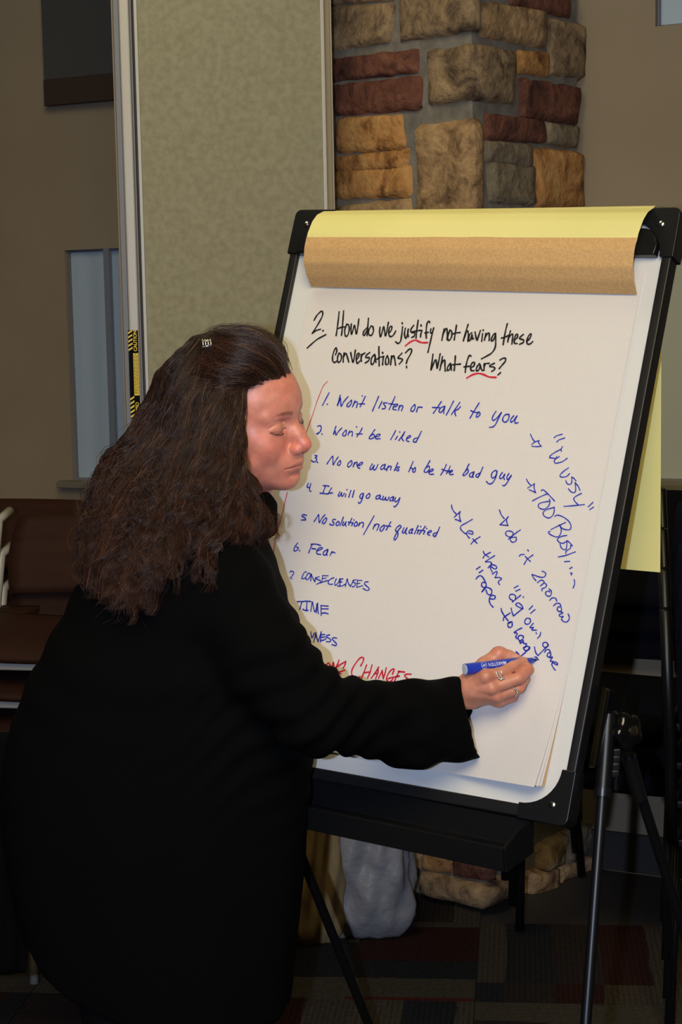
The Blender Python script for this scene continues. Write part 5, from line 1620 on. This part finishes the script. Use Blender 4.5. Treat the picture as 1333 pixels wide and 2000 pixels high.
def dpx(px, py, Y, c): return A3(px, py, Y) - c
rj = np.random.RandomState(3)
def cluster(c, pts_, n, r):
    out = []
    for k in range(n):
        t = k / (n - 1) * (len(pts_) - 1); i = min(int(t), len(pts_) - 2); p = np.array(pts_[i]) * (1 - t + i) + np.array(pts_[i + 1]) * (t - i)
        out.append((dpx(p[0] + rj.uniform(-1.6, 1.6), p[1] + rj.uniform(-1.6, 1.6), p[2], c), r * rj.uniform(.7, 1.2)))
    return out
ringo('finger_ring', c0, i1 - i0, .0103, M_ring, cluster(c0, [(970, 1312, 2.6292), (972, 1320, 2.6282), (978, 1327, 2.6282), (984, 1325, 2.6292)], 16, .0017), 'ornate silver ring on the index finger')
c1 = A3(1003, 1347, 2.6475)
ringo('finger_ring', c1, A3(1014, 1343, 2.65) - A3(990, 1352, 2.644), .0104, M_ring, cluster(c1, [(1003, 1342, 2.6358), (1008, 1347, 2.6355), (1013, 1352, 2.637), (1011, 1355, 2.638)], 11, .0016), 'silver ring with stones on the ring finger')

# --- hair
G_SIDE = [
 [(387, 670, 2.82), (340, 703, 2.82), (298, 785, 2.82), (255, 860, 2.80), (200, 925, 2.80), (180, 1000, 2.76), (168, 1080, 2.70), (182, 1150, 2.66)],
 [(394, 670, 2.745), (345, 712, 2.725), (312, 790, 2.715), (268, 862, 2.70), (216, 925, 2.69), (190, 1000, 2.67), (172, 1085, 2.60), (180, 1165, 2.56)],
 [(402, 672, 2.69), (352, 735, 2.665), (322, 830, 2.66), (278, 920, 2.63), (235, 1000, 2.58), (208, 1090, 2.54), (196, 1170, 2.52)],
 [(408, 674, 2.68), (375, 760, 2.645), (348, 860, 2.62), (312, 960, 2.58), (278, 1050, 2.53), (258, 1140, 2.49), (262, 1222, 2.47)],
 [(422, 678, 2.665), (408, 770, 2.63), (385, 880, 2.60), (350, 980, 2.56), (312, 1070, 2.51), (282, 1140, 2.48), (268, 1205, 2.47)],
 [(445, 688, 2.655), (440, 790, 2.625), (420, 900, 2.60), (392, 985, 2.56), (368, 1045, 2.52), (348, 1085, 2.495), (330, 1105, 2.485)],
 [(465, 715, 2.655), (462, 810, 2.635), (452, 900, 2.61), (435, 975, 2.58), (420, 1030, 2.545), (405, 1068, 2.525)],
 [(466, 742, 2.655), (450, 835, 2.640), (454, 910, 2.622), (464, 975, 2.60), (460, 1025, 2.57), (440, 1060, 2.54)],
 [(476, 758, 2.668), (461, 850, 2.656), (471, 925, 2.645), (497, 985, 2.64), (518, 1025, 2.615), (512, 1062, 2.59)]]
G_TOP = [
 [(560, 722, 2.735), (550, 690, 2.76), (520, 664, 2.78), (470, 655, 2.79), (430, 664, 2.78), (402, 680, 2.76)],
 [(569, 730, 2.705), (550, 700, 2.715), (512, 668, 2.72), (462, 658, 2.72), (425, 668, 2.715), (402, 680, 2.71)],
 [(563, 737, 2.690), (535, 708, 2.675), (498, 684, 2.665), (455, 676, 2.665), (425, 677, 2.68), (400, 684, 2.69)],
 [(545, 742, 2.680), (515, 722, 2.655), (482, 708, 2.645), (448, 700, 2.645), (418, 694, 2.66), (392, 696, 2.675)],
 [(520, 748, 2.675), (495, 738, 2.650), (468, 732, 2.640), (438, 728, 2.638), (408, 722, 2.65), (375, 724, 2.67)],
 [(496, 757, 2.675), (476, 757, 2.655), (454, 760, 2.640), (428, 764, 2.632), (398, 768, 2.640), (362, 790, 2.655)]]
G_FAR = [
 [(552, 724, 2.745), (540, 698, 2.775), (505, 672, 2.795), (450, 664, 2.805), (402, 682, 2.80), (372, 722, 2.81), (347, 800, 2.84), (322, 900, 2.84), (300, 1000, 2.80), (280, 1080, 2.76)],
 [(545, 740, 2.785), (528, 718, 2.805), (490, 700, 2.825), (435, 705, 2.835), (402, 740, 2.845), (388, 820, 2.85), (380, 920, 2.84), (370, 1000, 2.82), (360, 1070, 2.78)],
 [(532, 770, 2.815), (515, 765, 2.828), (492, 775, 2.838), (476, 830, 2.848), (470, 920, 2.84), (470, 1000, 2.82), (480, 1050, 2.79)]]
def resamp(gd, K):
    P = np.array([at(*q_) for q_ in gd]); P = np.array(catmull(list(P), 6))
    d = np.concatenate([[0], np.cumsum(np.linalg.norm(np.diff(P, axis=0), axis=1))]); d /= d[-1]
    t = np.linspace(0, 1, K); return np.stack([np.interp(t, d, P[:, k]) for k in range(3)], 1)
K = 42
TS = np.linspace(0, 1, K) ** .85
def resamp(gd, K):
    P = np.array([at(*q_) for q_ in gd]); P = np.array(catmull(list(P), 6))
    d = np.concatenate([[0], np.cumsum(np.linalg.norm(np.diff(P, axis=0), axis=1))]); d /= d[-1]
    return np.stack([np.interp(TS, d, P[:, k]) for k in range(3)], 1)
side = np.array([resamp(g_, K) for g_ in G_SIDE]); topg = np.array([resamp(g_, K) for g_ in G_TOP]); farg = np.array([resamp(g_, K) for g_ in G_FAR])
tailg = np.array([resamp(g_, K) for g_ in ([(440, 900, 2.60), (436, 980, 2.57), (420, 1045, 2.53), (396, 1100, 2.505), (398, 1168, 2.485)], [(450, 900, 2.60), (444, 980, 2.575), (428, 1040, 2.54), (406, 1095, 2.51), (402, 1140, 2.495)])])
def mkstrands(gd, nclump, per, amp, clump_r, depth_j, seed, len_lo=.8, wl=.034, fly=.0, r0=.00055, start=.30, gain=.94, root=0):
    """locks of strands: each lock follows the guides, then winds into a curl of wavelength wl"""
    rs = np.random.RandomState(seed); out, rad, col = [], [], []
    nG = len(gd); T = TS
    for c in range(nclump):
        u = rs.rand() * (nG - 1); i = min(int(u), nG - 2); w = u - i
        base = gd[i] * (1 - w) + gd[i + 1] * w
        ln_ = len_lo + (1.0 - len_lo) * rs.rand() ** .7
        base = np.stack([np.interp(T * ln_, T, base[:, k]) for k in range(3)], 1)
        L = np.linalg.norm(np.diff(base, axis=0), axis=1).sum()
        push = rs.rand() ** 1.4 * depth_j
        off = np.array([rs.normal(0, .004), push, rs.normal(0, .004)])
        if root: off = off[None] * np.clip(T / .2, 0, 1)[:, None]; base = base + (base[1] - base[0]) * (rs.rand() * 2.5) * (1 - T[:, None])
        tdir = np.gradient(base, axis=0); tdir /= np.linalg.norm(tdir, axis=1)[:, None] + 1e-9
        toc_ = np.array([0, -1.0, 0.1]); sd_ = np.cross(tdir, toc_); sd_ /= np.linalg.norm(sd_, axis=1)[:, None] + 1e-9
        dp_ = np.cross(sd_, tdir)
        wv = wl * (.75 + .7 * rs.rand()); ph = rs.rand() * 6.28; hand_ = rs.choice([-1, 1])
        st = start + .12 * rs.rand()
        env = (np.clip((T - st) / .45, 0, 1) ** 1.1)[:, None]
        phase = T * L / wv * 6.28 + ph + 1.2 * np.sin(T * 5 + ph)
        a_ = amp * (.45 + .9 * rs.rand()) * (1 - .25 * T[:, None])
        slow = sd_ * (np.sin(T * 6 + ph * 2)[:, None]) * .012 * np.clip(T - .12, 0, 1)[:, None] + (sd_ * np.sin(T * L / .085 * 6.28 + ph)[:, None] + dp_ * .7 * np.cos(T * L / .085 * 6.28 + ph)[:, None]) * (.0062 if amp > .002 else 0) * np.clip(T / .2, 0, 1)[:, None] * (1 - .5 * T[:, None])
        curl_ = (sd_ * np.cos(phase)[:, None] + dp_ * (np.sin(phase) * hand_)[:, None]) * a_ * env
        shade = rs.rand() ** 1.8
        cr = clump_r * (.7 + .6 * rs.rand())
        for s in range(per):
            j1, j2 = rs.normal(0, cr, 2), rs.normal(0, cr * .8, 2)
            jit = sd_ * (j1[0] + j2[0] * np.sin(T * 7 + s))[:, None] + dp_ * (j1[1] + j2[1] * np.cos(T * 6 + s))[:, None]
            lag = rs.normal(0, .25)
            c2 = (sd_ * np.cos(phase + lag)[:, None] + dp_ * (np.sin(phase + lag) * hand_)[:, None]) * a_ * env
            p = base + off + slow + c2 + jit * ((.6 + .7 * T) if not root else np.clip(.15 + T / .25, 0, 1))[:, None]
            if rs.rand() < fly: p = p + rs.normal(0, .009, 3) * np.clip(T - .2, 0, 1)[:, None] * 1.7 + sd_ * (np.sin(T * 30 + s) * .006 * T)[:, None]
            out.append(p); r = r0 * (.7 + .6 * rs.rand()) * (1 - .7 * T ** 3) * (np.clip(.06 + T / .16, 0, 1) if root else 1); rad.append(np.maximum(r, .00013))
            b_ = np.array(lin(58, 37, 25)[:3]) * (.30 + .70 * shade + .2 * rs.rand()) * gain
            tip = np.array(lin(68, 38, 26)[:3]) * (.25 + .75 * shade + .25 * rs.rand()) * gain
            if rs.rand() < .06: b_ = np.array(lin(96, 68, 44)[:3]) * gain; tip = np.array(lin(104, 62, 42)[:3]) * gain
            col.append(b_[None] * (1 - T[:, None]) + tip[None] * T[:, None])
    return np.array(out), np.array(rad), np.array(col)
M_hair = mat('curly_brown_hair', lin(80, 50, 34), .42, .45)
nt = M_hair.node_tree; va = nt.nodes.new('ShaderNodeVertexColor'); va.layer_name = 'strand'; nt.links.new(va.outputs[0], nt.nodes['Principled BSDF'].inputs['Base Color'])
print('hair sets'); sets = [mkstrands(side, 330, 20, .0092, .0022, .022, 1, .76, .055, .03, .00042, start=.30),
        mkstrands(side, 70, 16, .0100, .0016, .002, 21, .82, .050, .06, .00042, start=.32, gain=1.1),
        mkstrands(tailg, 12, 16, .0060, .0016, .004, 51, .85, .050, .05, .00042, start=.25, gain=1.0),
        mkstrands(side[0:4], 40, 6, .0120, .0030, .02, 8, .70, .034, .5),
        mkstrands(topg, 160, 16, .0004, .0022, .007, 2, .97, .2, .008, .00038, gain=1.45, root=1),  # swept-back top: higher gain paints its sheen into the strand colour
        mkstrands(side[0:9], 90, 16, .0006, .0034, .004, 31, .34, .2, .02, .0004, start=.9, gain=1.15),
        mkstrands(side[6:9], 60, 14, .0045, .0020, .003, 41, .82, .06, .03, .0004, start=.3),
        mkstrands(farg, 110, 10, .005, .004, .012, 3, .85, .05, .04)]
P = np.concatenate([s[0] for s in sets]); Rr = np.concatenate([s[1] for s in sets]); Cc_ = np.concatenate([s[2] for s in sets])
hair = tube_batch('hair', P - WO, Rr, M_hair, woman, 3, Cc_); hair['kind'] = 'stuff'; hair['label'] = 'long curly dark brown hair'
# solid under-layer that closes the hair mass
gu = Grid(at(150, 1240, 2.50) + np.array([-.02, -.06, -.02]), at(585, 640, 2.9) + np.array([.03, .10, .03]), .0042)
for gd, rr_ in ((side, .014), (farg, .013)):
    for a in range(len(gd) - 1):
        for w in (0, .5):
            L = gd[a] * (1 - w) + gd[a + 1] * w
            pts = [L[i] + (np.array([-.004, .028, 0]) if gd is side else np.array([-.004, -.012, -.004])) for i in range(0, int(K * .84), 5)]
            gu.chain(pts, [rr_ * (1 - .35 * i / len(pts)) for i in range(len(pts))], .012)
capg = Grid((-.14, -.11, -.12), (.12, .11, .15), .003)
capg.ell((-.012, 0, .036), (.103, .084, .090), 0)
capg.ell((-.05, 0, -.04), (.06, .068, .08), .03)
lim = .078 + (capg.Z - .07) * .12 - .80 * np.abs(capg.Y)
lim = np.minimum(lim, -.004 + np.clip(capg.Z - .03, 0, 1) * 2.4)
capg.f = np.maximum(capg.f, capg.X - lim).astype(np.float32)
capv, capq = capg.mesh(); capv = smoothv(capv, capq, 1, .5)
uv_, uq = gu.mesh(); uv_ = smoothv(uv_, uq, 2, .5)
M_under = mat('hair_under_layer', lin(44, 27, 19), .55, .4, noise=(60, lin(26, 16, 12), .35, .65))
mknp('hair_mass', np.concatenate([uv_, HC + capv @ HM.T]) - WO, np.concatenate([uq, capq + len(uv_)]), np.zeros((0, 3), int), M_under, woman)
# hair clip
cc0 = at(404, 673, 2.665); mb = MB(WO)
for k in range(4):
    x0 = -.006 + .004 * k
    mb.tube([cc0 + np.array([x0, 0, -.006]), cc0 + np.array([x0 + .001, -.004, .0]), cc0 + np.array([x0, -.001, .007]), cc0 + np.array([x0 - .001, .006, .008])], .0011, 6)
mb.tube([cc0 + np.array([-.0075, -.002, -.004]), cc0 + np.array([.0075, -.002, -.001])], .0012, 6)
mb.tube([cc0 + np.array([-.0075, .0, .005]), cc0 + np.array([.0075, .0, .0065])], .0012, 6)
mb.build('hair_clip', M_ring, woman, True, label='small silver hair clip')

# ------------------------------------------------------------------ the blue marker in her hand
TIP = BW(*bp(1050, 1289), .0015); END = at(908.5, 1307.5, 2.638)
mdir = nrm(END - TIP); ML = float(np.linalg.norm(END - TIP))
mk_e = empty('marker', tuple(TIP), 'blue felt marker pen with white lettering, held in her right hand', 'marker')
def mt(d): return TIP + mdir * d
MB(TIP).tube([mt(.0), mt(.003), mt(.007)], [.0012, .0022, .0030], 12).build('nib', M_nib, mk_e, auto=True)
MB(TIP).tube([mt(.006), mt(.008), mt(.018), mt(.020), mt(.045), mt(ML - .002), mt(ML)], [.0032, .0044, .0052, .0058, .0078, .0090, .0088], 28).build('barrel', M_mark, mk_e, auto=True)
MB(TIP).tube([mt(ML), mt(ML + .0006)], [.0082, .0078], 24).build('end_cap', M_white, mk_e, auto=True)
toc = nrm(CAM - (TIP + END) / 2); mx_ = -mdir; mz = nrm(toc - mx_ * np.dot(toc, mx_)); mz = nrm(mz + .30 * np.cross(mz, mx_) * 1.0); mz = nrm(mz - mx_ * np.dot(mz, mx_)); my = np.cross(mz, mx_)
def on_barrel(me_obj, d, r_):                      # wrap flat lettering round the barrel
    me_ = me_obj.data
    for v in me_.vertices:
        a = v.co.y / r_
        P = mt(d - v.co.x) + (mz * math.cos(a) + my * math.sin(a)) * (r_ + .0002)
        v.co = Vector(tuple(P - TIP))
for body_t, d_, sz in (('MARSTEN', ML - .054, .0074), ('AP', ML - .030, .0055)):
    c = text_mesh('lettering', body_t, sz, M_white, mk_e, Matrix.Rotation(math.pi, 4, 'Z'), bold=.0001)
    on_barrel(c, d_, .0089 if d_ > .08 else .0085)
mb = MB()
V, Fc = [], []
for i in range(25):
    th = 2 * math.pi * i / 24
    for r_ in (.0046, .0051): V.append((r_ * math.cos(th), r_ * math.sin(th), 0))
Fc = [(2 * i, 2 * i + 1, 2 * i + 3, 2 * i + 2) for i in range(24)]
o = mk('print_ring', V, Fc, M_white, mk_e); on_barrel(o, ML - .030, .0089)
